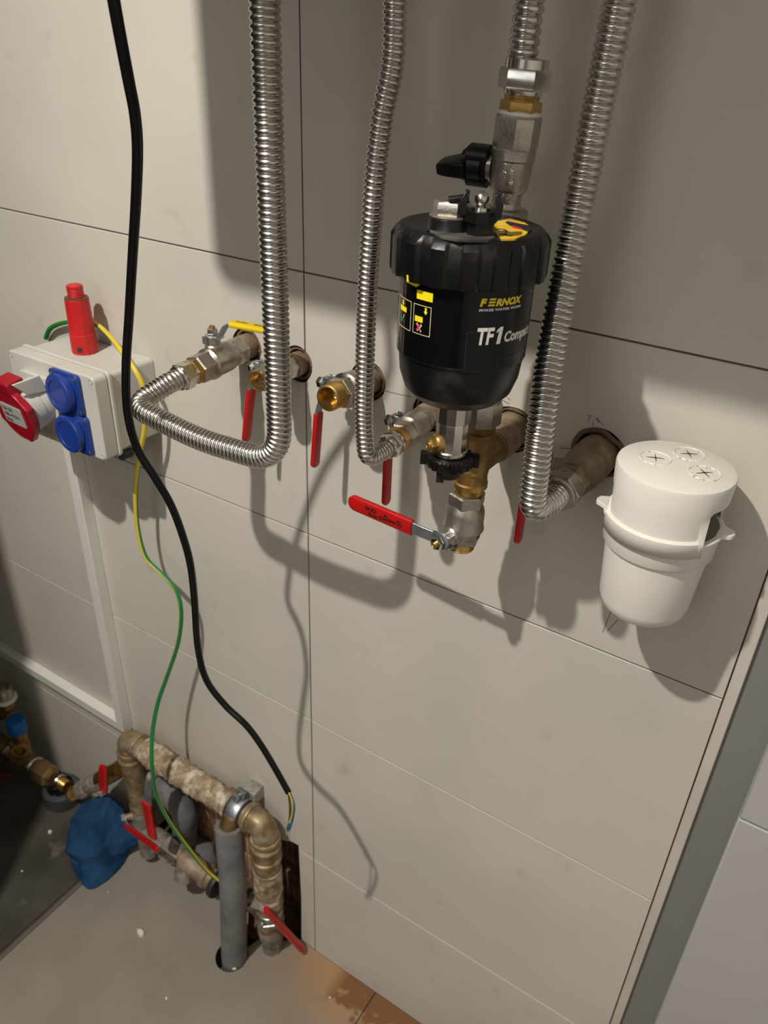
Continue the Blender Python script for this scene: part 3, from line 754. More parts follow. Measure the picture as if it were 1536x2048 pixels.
# dusty fan-shaped ridge on the top
PL = PZ(902, 459, 1.2455)
mb = MB()
c0 = V((PL.x, PL.y, 1.2448))
fan = [(lambda p: (p.x, p.y))(PZ(a_, b2, 1.2455)) for a_, b2 in ((860, 464), (857, 446), (880, 431), (930, 426), (950, 440), (974, 460), (990, 477), (976, 481), (950, 481), (915, 480), (882, 474))]
mb.prism(fan, V((0, 0, 0)), X, Y, Z, 1.2440, 1.2464)
lab(mb.build('dusty_plate', M['dust'], t, bevel=.0006), 'dust covered raised plate')
mb = MB(); mb.lathe(V((PL.x, PL.y, 1.2455)), Z, [(0, .0150), (.0010, .0143), (.0070, .0138), (.0078, .0128)], 36); mb.build('boss', M['bplast'], t)
mb = MB(); mb.lathe(V((PL.x, PL.y, 1.2530)), Z, [(0, .0135), (.0008, .0138), (.0014, .0130)], 32); mb.hexa(V((PL.x, PL.y, 1.2538)), Z, 0, .0080, .0122, 6, .2, ch=.0018)
mb.lathe(V((PL.x, PL.y, 1.2612)), Z, [(0, .0098), (.0010, .0092), (.0010, .0040), (.0004, .0)], 24)
lab(mb.build('plug', M['nickel'], t, angle=28), 'nickel hexagonal plug')
# vent block with horned cap and chrome ball screw, behind the plug
PV = PZ(962, 419, 1.260)
mb = MB(); mb.lathe(V((PV.x, PV.y, 1.2446)), Z, [(0, .0078), (.0085, .0078), (.0090, .0098), (.0145, .0098), (.0150, .009)], 8, .2); mb.build('vent_body', M['bplast'], t, angle=28)
mb = MB()
ex = (ray(962, 419).cross(Z)).normalized()
for q, hh in ((-1, .013), (1, .012)):
    b0 = V((PV.x, PV.y, 1.2570)) + ex * (q * .0095)
    mb.ribbon([b0, b0 + Z * .006 + ex * (q * .001), b0 + Z * hh - ex * (q * .0012)], ex.cross(Z), .0050, .0022, taper=[1.1, 1, .6])
b0 = V((PV.x, PV.y, 1.2660)) - ex * .0075 + ray(962, 419).normalized() * .006
mb.ribbon([b0, b0 - ex * .006 - Z * .001, b0 - ex * .0115 - Z * .0025], ex.cross(Z), .0035, .0028, rnd=.6, taper=[1, .8, 1])
lab(mb.build('wing_cap', M['bplast'], t, bevel=.0004), 'winged black vent cap')
mb = MB(); mb.ball(V((PV.x, PV.y, 1.2660)), .0042, 20, 12); mb.lathe(V((PV.x, PV.y, 1.2594)), Z, [(0, .0052), (.0018, .0050), (.0030, .003)], 20)
lab(mb.build('vent_screw', M['nickel2'], t), 'chrome ball-headed screw')
mb = MB()
p0 = V((PV.x, PV.y, 1.2620)) + ex * .002; mb.ribbon([p0 - ray(962, 419).normalized() * .010 * 1, V((PL.x + .024, PL.y - .004, 1.2470))], Z.cross(ex), .0008, .006)
# sticker on the cap
def capxy(px, py): p = PZ(px, py, 1.2458); return (p.x, p.y)
mb = MB(); poly = [capxy(*q) for q in ((988, 462), (1003, 478), (1030, 477), (1050, 470), (1056, 464), (1037, 457), (1020, 452), (1010, 445), (1016, 442), (1040, 447), (1056, 450), (1049, 445), (1020, 437), (996, 442), (989, 449), (998, 455))]
mb.prism(poly, V((0, 0, 0)), X, Y, Z, 1.2447, 1.2459); lab(mb.build('cap_sticker', M['yorange'], t, angle=20), 'amber sticker with a black emblem')
st = t.children[-1] if False else mb
mb = MB(); poly = [capxy(*q) for q in ((1010, 445), (1020, 452), (1037, 457), (1056, 464), (1064, 458), (1056, 450), (1040, 447), (1016, 442))]
mb.prism(poly, V((0, 0, 0)), X, Y, Z, 1.2447, 1.2458); mb.build('sticker_emblem', M['ink'], t)
mb = MB(); poly = [capxy(*q) for q in ((1022, 453), (1028, 452), (1036, 455), (1046, 458), (1038, 459), (1028, 457))]
mb.prism(poly, V((0, 0, 0)), X, Y, Z, 1.2459, 1.2461); mb.build('sticker_flame', M['redprint'], t)
mb = MB(); cs = [capxy(*q) for q in ((990, 461), (1000, 459), (1010, 461), (1014, 465), (1008, 469), (998, 470), (1008, 470), (1018, 472), (1026, 473))]
mb.tube(catmull([V((a_, b_, 1.2461)) for a_, b_ in cs], 5), .00035, 6); mb.build('sticker_script', M['ink'], t)

# printed label, wrapped round the canister
def lf(a0, z0, r=RB + .0003):
    return lambda u, v: V((FC.x + r * math.sin(math.radians(a0) + u / r), FC.y - r * math.cos(math.radians(a0) + u / r), z0 + v))
DEG = RB * PI / 180
def strip(mb, a0, a1, z0, z1, r=RB + .0003, n=None):
    quad2d(mb, [(0, 0), ((a1 - a0) * DEG, 0), ((a1 - a0) * DEG, z1 - z0), (0, z1 - z0)], lf(a0, z0, r), n or max(2, int(abs(a1 - a0) / 4)))
mb = MB(); strip(mb, -66, 100, 1.1665, 1.2150, RB + .00012, 60); lab(mb.build('label_film', M['bgloss'], t), 'glossy black label film')
mb = MB()
add_text(mb, 'F', .01, lf(38.5, 1.2062), width=5.8 * DEG, height=.0049, bold=.0006, shear=.2)
add_text(mb, 'RNOX', .01, lf(51.8, 1.2061), width=27 * DEG, height=.0047, bold=.0005, shear=.25)
for k in range(3):
    z = 1.2064 + k * .0018; quad2d(mb, [(k * .0003, 0), (5.6 * DEG + k * .0003, 0), (5.6 * DEG + .0003 + k * .0003, .0011), (.0003 + k * .0003, .0011)], lf(45.2, z), 3)
lab(mb.build('label_lettering', M['yprint'], t), 'yellow lettering')
mb = MB(); add_text(mb, 'MAKES WATER WORK', .004, lf(38.4, 1.2033), width=41 * DEG, height=.0016, bold=.00012)
lab(mb.build('label_slogan', M['white'], t), 'small white lettering'); mb = MB()
add_text(mb, 'TF', .012, lf(38.6, 1.1822), width=15 * DEG, height=.0108, bold=.0004, shear=.12)
quad2d(mb, [(.0006, 0), (.0034, 0), (.0048, .0108), (.0024, .0108)], lf(55.2, 1.1822), 2); quad2d(mb, [(.0000, .0072), (.0022, .0080), (.0026, .0108), (.0004, .0090)], lf(55.2, 1.1822), 2)
add_text(mb, 'Compact', .008, lf(63.5, 1.1806), width=38 * DEG, height=.0090, bold=.0003, shear=.12)
lab(mb.build('label_lettering', M['white'], t), 'white lettering'); mb = MB()
add_text(mb, 'TF1', .012, lf(-74, 1.1850), width=17 * DEG, height=.0130, bold=.0006, shear=.08)
lab(mb.build('label_lettering', M['white'], t), 'white lettering seen edge on')
mb = MB()
def outline(a0, a1, z0, z1, wd=.0004, r=RB + .0003):
    strip(mb, a0, a1, z0, z0 + wd, r); strip(mb, a0, a1, z1 - wd, z1, r); strip(mb, a0, a0 + wd / DEG, z0, z1, r); strip(mb, a1 - wd / DEG, a1, z0, z1, r)
outline(-47.5, -22.5, 1.1835, 1.2025); outline(-19.3, -.6, 1.1838, 1.2025)
lab(mb.build('label_frame', M['cream'], t), 'cream outlined boxes')
mb = MB(); strip(mb, -16.5, 0, 1.2058, 1.2113); strip(mb, -42, -29.5, 1.1940, 1.1972); strip(mb, -17.3, -8.5, 1.1916, 1.1952)
def arrow(ac, z0, z1, hw):
    s0 = lf(ac, z0); h_ = z1 - z0
    i = len(mb.v); mb.v += [s0(-hw * .45, h_), s0(hw * .45, h_), s0(hw * .45, h_ * .45), s0(hw, h_ * .45), s0(0, 0), s0(-hw, h_ * .45), s0(-hw * .45, h_ * .45)]
    mb.f += [(i, i + 6, i + 2, i + 1), (i + 5, i + 4, i + 3, i + 2, i + 6)]
arrow(-36, 1.1975, 1.2012, .0018); arrow(-6, 1.1970, 1.2015, .0015)
add_text(mb, 'TWO', .003, lf(-60, 1.2005), width=8 * DEG, height=.0020, bold=.0001); add_text(mb, 'KG', .003, lf(-60, 1.1800), width=6 * DEG, height=.0018)
lab(mb.build('label_symbol', M['yprint'], t), 'yellow arrows and blocks')
mb = MB()
s0 = lf(-18.5, 1.2130)
cv = [(.0002, .0055), (.0008, .0032), (.0022, .0012)]
i = len(mb.v)
pp = [(-.0012, .0075), (.0004, .0075), (.0005, .0055), (.0012, .0038), (.0030, .0018), (.0042, .0018), (.0010, -.0004), (-.0018, .0030), (-.0009, .0034)]
mb.v += [lf(-18.5, 1.2130, .0505 if b_ > .0028 else RB + .0006)(a_, b_) for a_, b_ in pp]; mb.f += [(i, i + 8, i + 3, i + 2, i + 1), (i + 8, i + 7, i + 6, i + 4, i + 3), (i + 4, i + 6, i + 5)]
lab(mb.build('label_arrow', M['yprint'], t), 'yellow curved arrow under the cap')
mb = MB(); s0 = lf(-40, 1.1866); i = 0
quad2d(mb, [(0, .0030), (.0008, .0034), (.0026, .0010), (.0018, .0000)], s0, 2); quad2d(mb, [(.0018, 0), (.0026, .0004), (.0056, .0052), (.0048, .0054)], s0, 2)
mb.build('label_tick', M['green'], t)
mb = MB(); s0 = lf(-40, 1.1869, RB + .0004)
quad2d(mb, [(.0036, .0024), (.0041, .0024), (.0056, .0052), (.0050, .0054)], s0, 2); mb.build('label_tick', M['white'], t)
mb = MB(); s0 = lf(-15.5, 1.1857)
quad2d(mb, [(0, .0006), (.0010, 0), (.0044, .0044), (.0034, .0050)], s0, 2); quad2d(mb, [(.0004, .0050), (-.0004, .0042), (.0034, 0), (.0042, .0006)], s0, 2)
mb.build('label_cross', M['redprint'], t)
mb = MB(); s0 = lf(-15.5, 1.1857, RB + .0002)
quad2d(mb, [(.0006, .0006), (.0013, -.0003), (.0050, .0040), (.0040, .0050)], s0, 2); quad2d(mb, [(.0008, .0053), (.0001, .0045), (.0040, -.0004), (.0047, .0002)], s0, 2)
mb.build('label_cross', M['white'], t)
mb = MB(); strip(mb, 30.5, 98, 1.1650, 1.1905, RB + .00025, 24); mb.build('label_panel', M['bgloss'], t)
mb = MB(); outline(59, 99, 1.1672, 1.1765, .00018, RB + .0004); outline(30.5, 98, 1.1650, 1.1905, .00014, RB + .0004); lab(mb.build('label_frame', M['dust'], t), 'thin grey outline')
mb = MB(); add_text(mb, 'PAT PENDING', .002, lf(66, 1.1727, RB + .0004), width=20 * DEG, height=.0010); mb.build('label_lettering', M['dust'], t)

# drain under the canister
dz = V((FC.x - .001, FC.y, 0))
mb = MB(); mb.lathe(dz, Z, [(1.086, .0112), (1.0875, .0118), (1.1100, .0118), (1.1115, .0112), (1.1120, .0128), (1.1285, .0128)], 12, .1)
mb.lathe(dz, Z, [(1.084, .0100), (1.0862, .0124), (1.0890, .0124), (1.0900, .0116)], 36)
lab(mb.build('drain_body', M['nickel2'], t, angle=25), 'bright nickel drain body')
mb = MB(); mb.lathe(dz, Z, [(1.1265, .010), (1.1268, .0165), (1.1290, .0165)], 32); mb.build('drain_seal', M['bmatte'], t)
nd = (PX(868, 893, FC.y - .016) - V((FC.x, FC.y, 1.0965))); nd = V((-.55, -.80, -.10)).normalized(); nb = V((FC.x, FC.y, 1.0965))
mb = MB(); mb.lathe(nb, nd, [(.009, .0072), (.0125, .0072), (.0140, .0064)], 24); mb.hexa(nb, nd, .0130, .0190, .0060, 6, .2); mb.lathe(nb, nd, [(.0185, .0034), (.0205, .0034), (.0208, .0017), (.0190, 0)], 16)
lab(mb.build('bleed_nipple', M['brass'], t, angle=28), 'brass bleed nipple')
mb = MB(); n = 144; prev = None
for (z, rr, k_) in ((1.0755, .0120, 0), (1.0760, .0160, 1), (1.0775, .0168, 1), (1.0835, .0168, 1), (1.0850, .0158, 1), (1.0852, .0110, 0)):
    i0 = len(mb.v)
    for k in range(n):
        a = 2 * PI * k / n; r = rr + (.0009 * (1 if (k // 4) % 2 else 0)) * k_
        mb.v.append(V((dz.x + r * math.cos(a), dz.y + r * math.sin(a), z)))
    if prev is not None: mb.bridge(prev, i0, n)
    else: mb.f.append(tuple(range(i0 + n - 1, i0 - 1, -1)))
    prev = i0
mb.f.append(tuple(range(prev, prev + n)))
wx = V((.88, .47, 0)).normalized(); wy = Z.cross(wx)
for q in (1, -1): mb.obox(V((dz.x, dz.y, 1.0805)) + wx * (q * .0165), wx, wy, Z, .0050, .0035, .0042)
lab(mb.build('drain_handwheel', M['bplast'], t, angle=30), 'black winged handwheel')
mb = MB(); mb.lathe(dz, Z, [(1.0665, .0078), (1.068, .0086), (1.0760, .0086)], 24, caps=True); mb.obox(V((dz.x, dz.y, 1.0665)) - wx * .006 - wy * .002, wx, wy, Z, .0028, .0035, .0035); mb.build('drain_spout', M['bmatte'], t)

# ================================================================== WHITE TUNDISH
BC = V((.388, -.0585, 0))
t = thing('tundish_cup', 'white plastic tundish cup with a bridged lid on the wall at right', 'tundish', V((BC.x, BC.y, .955)))
def bz(z): return V((BC.x, BC.y, z))
Rc = .0425
mb = MB(); mb.lathe(bz(0), Z, [(.9535, 0), (.9536, .022), (.9550, .0290), (.9590, .0330), (.9660, .0350), (1.000, .0375), (1.0145, .0386), (1.0155, .0402), (1.0175, .0415), (1.0380, Rc), (1.0384, .0400), (1.000, .0355), (.965, .0330), (.960, .0280), (.958, 0)], 64)
lab(mb.build('cup', M['wpp'], t, angle=40), 'white tapered cup')
mb = MB(); mb.lathe(bz(0), Z, [(1.0372, .0400), (1.0372, .0440), (1.0380, .0446), (1.0396, .0446), (1.0404, .0438), (1.0404, .0400), (1.0372, .0400)], 64, caps=False)
for sgn in (1, -1):      # pouring ears
    c = bz(1.0388) + X * (sgn * .0455) + Y * (.004 * sgn)
    mb.prism([(-.006, -.0100), (.0045, -.0045), (.0060, 0), (.0045, .0045), (-.006, .0100)] if sgn > 0 else [(.006, -.0100), (-.0045, -.0045), (-.0060, 0), (-.0045, .0045), (.006, .0100)], c, X, Y, Z, -.0018, .0018)
lab(mb.build('rim', M['wpp'], t, bevel=.0005), 'rim with pouring ears')
# bridged lid: disc, short lip all round, long skirts front and back
mb = MB(); TZ = 1.0835; RL = .0428; n = 96
def skirt(a):
    """lower edge height for azimuth a (0 = facing the room)"""
    a = abs((a + PI) % (2 * PI) - PI); aa = min(a, PI - a)           # symmetric front and back
    q = max(0, min(1, (aa - math.radians(50)) / math.radians(12))); q = q * q * (3 - 2 * q)
    return 1.0440 * (1 - q) + 1.0650 * q, q
rings = []
for (lv_, f_) in (('t', 0), ('t', .90), ('c', 1), ('l', 1), ('m', 1), ('e', 1), ('f', 1)):
    i0 = len(mb.v)
    for k in range(n):
        a = 2 * PI * k / n; ze, q = skirt(a + math.radians(3))
        if lv_ == 't' and f_ == 0: r, z = .002, TZ
        elif lv_ == 't': r, z = RL * .955, TZ
        elif lv_ == 'c': r, z = RL * .985, TZ - .0008
        elif lv_ == 'l': r, z = RL, TZ - .0028
        elif lv_ == 'm': r, z = RL - .0010 + .0006 * (1 - q), max(ze, TZ - .0185) if q > .5 else TZ - .022
        elif lv_ == 'e': r, z = RL - .0004 if q < .5 else RL - .001, ze
        else: r, z = (RL + .0022 if q < .45 else RL - .001), (1.0425 if q < .45 else ze - .0001)
        mb.v.append(V((BC.x + r * math.sin(a), BC.y - r * math.cos(a), z)))
    if rings: mb.bridge(rings[-1], i0, n)
    else: mb.f.append(tuple(range(i0, i0 + n)))
    rings.append(i0)
# front apron hanging over the rim
i0 = len(mb.v)
for k in range(n):
    a = 2 * PI * k / n; ze, q = skirt(a + math.radians(3))
    r, z = (RL + .0026 if q < .45 else RL - .001), (1.0305 if q < .45 else ze - .0002)
    mb.v.append(V((BC.x + r * math.sin(a), BC.y - r * math.cos(a), z)))
mb.bridge(rings[-1], i0, n)
o = mb.build('bridged_lid', M['wpp'], t, angle=40)
sm = o.modifiers.new('thick', 'SOLIDIFY'); sm.thickness = .0012; sm.offset = -1
lab(o, 'white lid with open sides')
for k, (px, py) in enumerate(((1311, 916), (1378, 908), (1409, 946))):
    c = PZ(px, py, TZ)
    mb = MB(); P = [V((c.x + .0112 * math.cos(2 * PI * q / 40), c.y + .0112 * math.sin(2 * PI * q / 40), TZ + .0001)) for q in range(40)]
    mb.tube(P + [P[0]], .0006, 6, caps=False); mb.build('knockout_ring', M['wpp'], t)
    mb = MB()
    for q in range(9 + 3 * k):
        a = 2 * PI * (q * .07 + .30 + k * .05) if q < 8 else random.uniform(0, 6.28); rr = .0112 + random.uniform(-.0010, .0006)
        mb.ball(V((c.x + rr * math.cos(a), c.y + rr * math.sin(a), TZ + .0001)), random.uniform(.0005, .0013), 8, 4, V((0, 0, 1)))
    for v_ in mb.v: v_.z = TZ + .0002 + (v_.z - TZ) * .25
    o = mb.build('rust_stain', M['stain'], t); o['kind'] = 'stuff'
    mb = MB()
    for q in range(4):
        a = q * PI / 2 + .35 + .2 * k; e = V((c.x + .0065 * math.cos(a), c.y + .0065 * math.sin(a), TZ + .0002)); mb.tube([V((c.x, c.y, TZ + .0003)), e], [.0004, .00015], 6)
    mb.ball(V((c.x, c.y, TZ + .0002)), .0007, 8, 4); mb.build('slit', M['bmatte'], t)
# wall bracket
mb = MB().box(BC.x - .012, BC.x + .012, -.020, -.0004, 1.0, 1.03); lab(mb.build('bracket', M['wpp'], t, bevel=.001), 'wall bracket')

# ================================================================== SOCKET BOX
BX0, BX1, BZ0, BZ1, BY = -.377, -.2235, .9075, 1.0130, -.090
cx, cz = (BX0 + BX1) / 2, (BZ0 + BZ1) / 2; W, H = BX1 - BX0, BZ1 - BZ0
t = thing('socket_enclosure', 'light grey plastic socket box on the wall', 'socket box', V((cx, 0, cz)))
O = V((cx, 0, cz))
mb = MB(); mb.prism(rrect(W - .008, H - .008, .006), O, X, Z, -Y, .0005, .072); mb.build('back_box', M['abs'], t, bevel=.001)
mb = MB(); mb.prism(rrect(W + .001, H + .001, .007), O, X, Z, -Y, .066, .071); mb.build('gasket_rib', M['abs'], t, bevel=.0012)
mb = MB(); mb.prism(rrect(W - .002, H - .002, .007), O, X, Z, -Y, .0715, -BY); lab(mb.build('cover', M['abs'], t, bevel=.0014), 'front cover')
for sx, sz in ((1, 1), (1, -1), (-1, 1), (-1, -1)):
    c = V((cx + sx * (W / 2 - .0065), BY, cz + sz * (H / 2 - .0065)))
    mb = MB(); mb.lathe(c, -Y, [(-.002, .0032), (.0004, .0032), (.0005, .0025), (-.0008, .0022), (-.001, 0)], 16); mb.build('screw', M['absd'], t)
# two blue socket outlets, one above the other
sw = .0490
for k, zc in enumerate((cz + .0250, cz - .0245)):
    xc = PX(137 + 17 * k, 800 + 72 * k, BY).x + .0045
    so = MB(); Oc = V((xc, BY, zc)); so.prism(rrect(sw, sw, .005), Oc, X, Z, -Y, 0, .0055)
    o = so.build('blue_socket', M['blue'], t, bevel=.0010); o['_w'] = t['_w']
    ca = (-Y + X * -.06).normalized(); cc = Oc + V((-.0045, 0, -.001))
    mb = MB(); mb.lathe(cc, ca, [(.0045, .0215), (.0050, .0235), (.0115, .0230), (.0128, .0215), (.0131, .0165), (.0120, .0160), (.0118, .0)], 48)
    o2 = mb.build('hinged_cover', M['blue'], o, angle=30)
    mb = MB(); mb.lathe(Oc + V((-sw / 2 + .001, -.009, -.006)), Z, [(0, .0028), (.012, .0028)], 12); mb.build('hinge', M['blue'], o)
    for sx, sz in ((1, 1), (1, -1), (-1, 1), (-1, -1)):
        c = Oc + V((sx * (sw / 2 - .0045), -.0053, sz * (sw / 2 - .0045)))
        mb = MB(); mb.lathe(c, -Y, [(0, .0024), (.0008, .0022), (.0012, .0014), (.0012, .0)], 12); mb.build('screw', M['nickel2'], o)
# red three-phase socket on the left
Cc = PX(82, 795, BY - .004); Cc = V((Cc.x, BY, cz + .004)); ca = V((-.05, -1, -.20)).normalized()
CX = Cc.x
mb = MB(); mb.prism(rrect(.060, .066, .004), V((CX, BY, cz + .001)), X, Z, -Y, 0, .006)
o = mb.build('plug_socket', M['abs'], t, bevel=.001); lab(o, 'angled three-phase socket with a crimson lid'); o['_w'] = t['_w']
mb = MB(); mb.lathe(Cc, ca, [(.002, .0285), (.016, .0275), (.0165, .0285), (.030, .0290), (.0305, .0275), (.034, .0270)], 48); mb.build('sleeve', M['abs'], o, angle=30)
u, v, dd = frame(ca)
mb = MB(); fl_ = []
for k in range(48):
    a = 2 * PI * k / 48; r = .0335 + .0035 * max(0, math.cos(4 * (a - .4))) ** 6; fl_.append((r * math.cos(a), r * math.sin(a)))
mb.prism(fl_, Cc + ca * .033, u, v, ca, 0, .009)
lab(mb.build('lid', M['cee'], o, bevel=.0012), 'crimson lid')
up = (Z - ca * Z.dot(ca)).normalized(); rt = ca.cross(up)
mb = MB(); mb.obox(Cc + ca * .032 + up * .036, rt, up, ca, .014, .007, .011); lab(mb.build('lid_latch', M['cee'], o, bevel=.0015), 'crimson latch block')
mb = MB(); tri = [(-.001, .022), (.020, .026), (.026, .040), (.003, .042)]
mb.prism([(.004, .018), (.028, .022), (.027, .036), (.006, .032)], Cc - rt * 0.006, ca, up, rt, -.0035, .0035); mb.prism([(.004, .018), (.028, .026), (.040, .045), (.006, .040)], Cc - rt * .0 + rt * -.022, ca, up, rt, -.0015, .0015)
mb.build('hinge_bracket', M['abs'], o, bevel=.0008)
mb = MB()
face = Cc + ca * .0422
rt2 = X.copy(); rt2 = (rt2 - ca * rt2.dot(ca)).normalized(); up2 = rt2.cross(ca); up2 = up2 if up2.z > 0 else -up2
mb.prism(rrect(.040, .026, .003), face, rt2, up2, ca, -.0005, .0006); mb.build('rating_plate', M['absd'], o)
mb = MB()
for k, tx in enumerate(('16A-6h', '380-415V~', 'IP44')): add_text(mb, tx, .007, (lambda k: (lambda a_, b_: face + rt2 * (-.017 + a_) + up2 * (.0045 - .008 * k + b_) + ca * .0008))(k), bold=.0001)
mb.build('rating_print', M['ink'], o)
# cable gland clip under the box
p = PX(247, 914, -.012)
t = thing('cable_clip', 'dark clip under the socket box lower right corner', 'clip', p)
mb = MB(); c = PX(250, 905, -.012)
mb.ribbon([c + V((-.034, -.045, .010)) * 0.6, c + V((-.010, -.012, -.001)), c + V((.006, 0, .002)), c + V((.014, .010, .010))], Z, .0025, .0012); mb.lathe(c + V((-.002, -.006, -.004)), V((0, 1, 0)), [(0, .006), (.016, .006)], 16)
mb.build('clip_body', M['collar'], t)

# red pressure-test plug standing on the box
def mb_scale(mb, c, k=1.14):
    mb.v = [c + (p - c) * k for p in mb.v]; return mb
P0 = PZ(171, 703, BZ1 - .0040)
KS = 1.14
t = thing('test_plug', 'red plastic test plug standing on the socket box', 'plug', P0)
ax = V((-.005, .0, 1)).normalized()
mb = MB(); mb.lathe(P0, ax, [(0, .0128), (.0010, .0136), (.0200, .0132), (.0205, .0126), (.0560, .0120), (.0570, .0115), (.0572, .0098)], 14)
mb_scale(mb, P0).build('barrel', M['redplug'], t, angle=22)
mb = MB(); pr_ = [(.056, .0082)]
for k in range(10): pr_.append((.0580 + .0010 * k, .0082 if k % 2 else .0078))
pr_ += [(.0690, .0080), (.0700, .0068), (.0700, 0)]
mb.lathe(P0, ax, pr_, 28); mb_scale(mb, P0).build('threaded_top', M['redplug'], t)
mb = MB(); mb.lathe(P0, ax, [(.0565, .0118), (.0576, .0116), (.0578, .0090)], 28); mb_scale(mb, P0).build('seal', M['wirebr'], t)
cd = (CP - P0); cd.z = 0; cd.normalize(); u, v, _ = frame(ax); sdv = Z.cross(cd)
mb = MB(); nd = (cd * .92 - sdv * .40).normalized(); mb.lathe(P0 + ax * .0060 + nd * .0118, nd, [(0, .0028), (.0018, .0028)], 14); mb_scale(mb, P0).build('hole_plug', M['bmatte'], t)

# white trunking: one vertical run and one horizontal run, mitred
cw = .0075; TY = -.018
def line_at(px0, px1): pass
xa = PX(262, 1440, 0).x
vx = xa - cw
t = thing('cable_trunking', 'white cable trunking running down from socket box, then left', 'trunking', V((vx, 0, .3)))
zb = PX(248, 1448, TY).z
hz = PX(60, 1335, TY).z
hz0 = PX(120, 1375, TY).z - .008
mb = MB(); mb.box(vx - .0095, vx + .0095, TY, -.0004, hz0 - .0095, BZ0 + .006); mb.build('vertical_duct', M['pvc'], t, bevel=.0008)
mb = MB(); mb.box(-1.6, vx - .0098, TY, -.0004, hz0 - .0095, hz0 + .0095); mb.build('horizontal_duct', M['pvc'], t, bevel=.0008)

# ================================================================== WIRES AND CABLE
def smooth_path(pts, sub=10): return catmull(pts, sub)
cab = [(222, -30, -.245), (238, 60, -.24), (257, 160, -.232), (270, 230, -.225), (275, 300, -.218), (272, 400, -.210), (266, 500, -.204), (259, 620, -.200), (252, 740, -.198), (256, 830, -.196), (276, 900, -.190), (310, 955, -.184), (342, 1010, -.176), (365, 1070, -.170),
       (381, 1130, -.165), (389, 1200, -.160), (396, 1295, -.156), (413, 1360, -.152), (450, 1410, -.150), (492, 1450, -.148), (522, 1490, -.146), (552, 1540, -.145), (577, 1585, -.145)]
P = smooth_path([PX(*q) for q in cab], 8); top = P[0].copy(); P = [V((top.x - .02, top.y - .03, top.z + .16))] + P
t = thing('power_cable', 'black sheathed cable hanging from above left, three bare wires at its end', 'cable', P[-1])
mb = MB(); mb.tube(P, .0037, 16); mb.build('sheath', M['cable'], t)
E0 = P[-1]
for nm, m_, pts in (('wire', M['wireg'], [(579, 1586), (585, 1605), (583, 1630), (574, 1658)]), ('wire', M['wireb'], [(580, 1586), (588, 1610), (586, 1635), (579, 1660)]), ('wire', M['wirebr'], [(577, 1586), (580, 1612), (579, 1640), (575, 1662)])):
    yy = -.145 + (.002 if m_ is M['wirebr'] else -.001); q = smooth_path([PX(a, b, yy) for a, b in pts], 8)
    o = MB().tube(q, .0013, 10).build(nm, m_, t); lab(o, {'wireg': 'green wire', 'wireb': 'blue wire', 'wirebr': 'brown wire'}[[k for k in M if M[k] is m_][0]])
    o['_w'] = t['_w']; dd = (q[-1] - q[-3]).normalized(); MB().tube([q[-1], q[-1] + dd * .007], .0011, 10).build('ferrule', M['sponge'], o)
q = smooth_path([PX(a, b, -.1475) for a, b in [(578, 1586), (585.5, 1606), (584, 1630), (579, 1645)]], 8); lab(MB().tube(q, .0010, 8).build('wire', M['wirey'], t), 'yellow stripe wire')

ew = [(92, 676, -.006), (103, 655, -.008), (138, 643, -.010), (185, 646, -.014), (215, 668, -.020), (245, 705, -.030), (270, 740, -.036), (286, 775, -.036), (290, 820, -.036), (289, 860, -.036), (281, 900, -.036), (273, 950, -.036), (271, 1000, -.036), (276, 1060, -.036), (292, 1115, -.036), (325, 1150, -.036), (352, 1182, -.036), (362, 1225, -.038), (356, 1285, -.040),
      (335, 1350, -.045), (316, 1405, -.055), (305, 1465, -.070), (304, 1530, -.085), (313, 1590, -.085), (340, 1645, -.080), (380, 1700, -.070), (415, 1742, -.060), (447, 1768, -.050)]
P = smooth_path([PX(*q) for q in ew], 8)
t = thing('earth_wire', 'green and yellow earth wire looping behind socket box to the floor', 'wire', P[0])
def half_tube(P, r, off, n=16):
    """two colours wound lengthwise: the half shells of a round wire"""
    mbs = (MB(), MB()); N = len(P); u = None; rows_ = ([], [])
    for i, p in enumerate(P):
        d_ = (P[min(i + 1, N - 1)] - P[max(i - 1, 0)]).normalized()
        if u is None: u, _, _ = frame(d_)
        u = (u - d_ * u.dot(d_)).normalized(); v = d_.cross(u); tw = off + i * .031
        for s_ in (0, 1):
            row = []
            for k in range(n // 2 + 1):
                a = tw + PI * s_ + PI * k / (n // 2); mbs[s_].v.append(p + u * (r * math.cos(a)) + v * (r * math.sin(a))); row.append(len(mbs[s_].v) - 1)
            rows_[s_].append(row)
    for s_ in (0, 1):
        for i in range(N - 1):
            for k in range(n // 2): mbs[s_].f.append((rows_[s_][i][k], rows_[s_][i][k + 1], rows_[s_][i + 1][k + 1], rows_[s_][i + 1][k]))
    return mbs
a, b_ = half_tube(P, .0031, 1.9)
lab(a.build('green_stripe', M['wireg'], t), 'green half of the insulation'); lab(b_.build('yellow_stripe', M['wirey'], t), 'yellow half of the insulation')

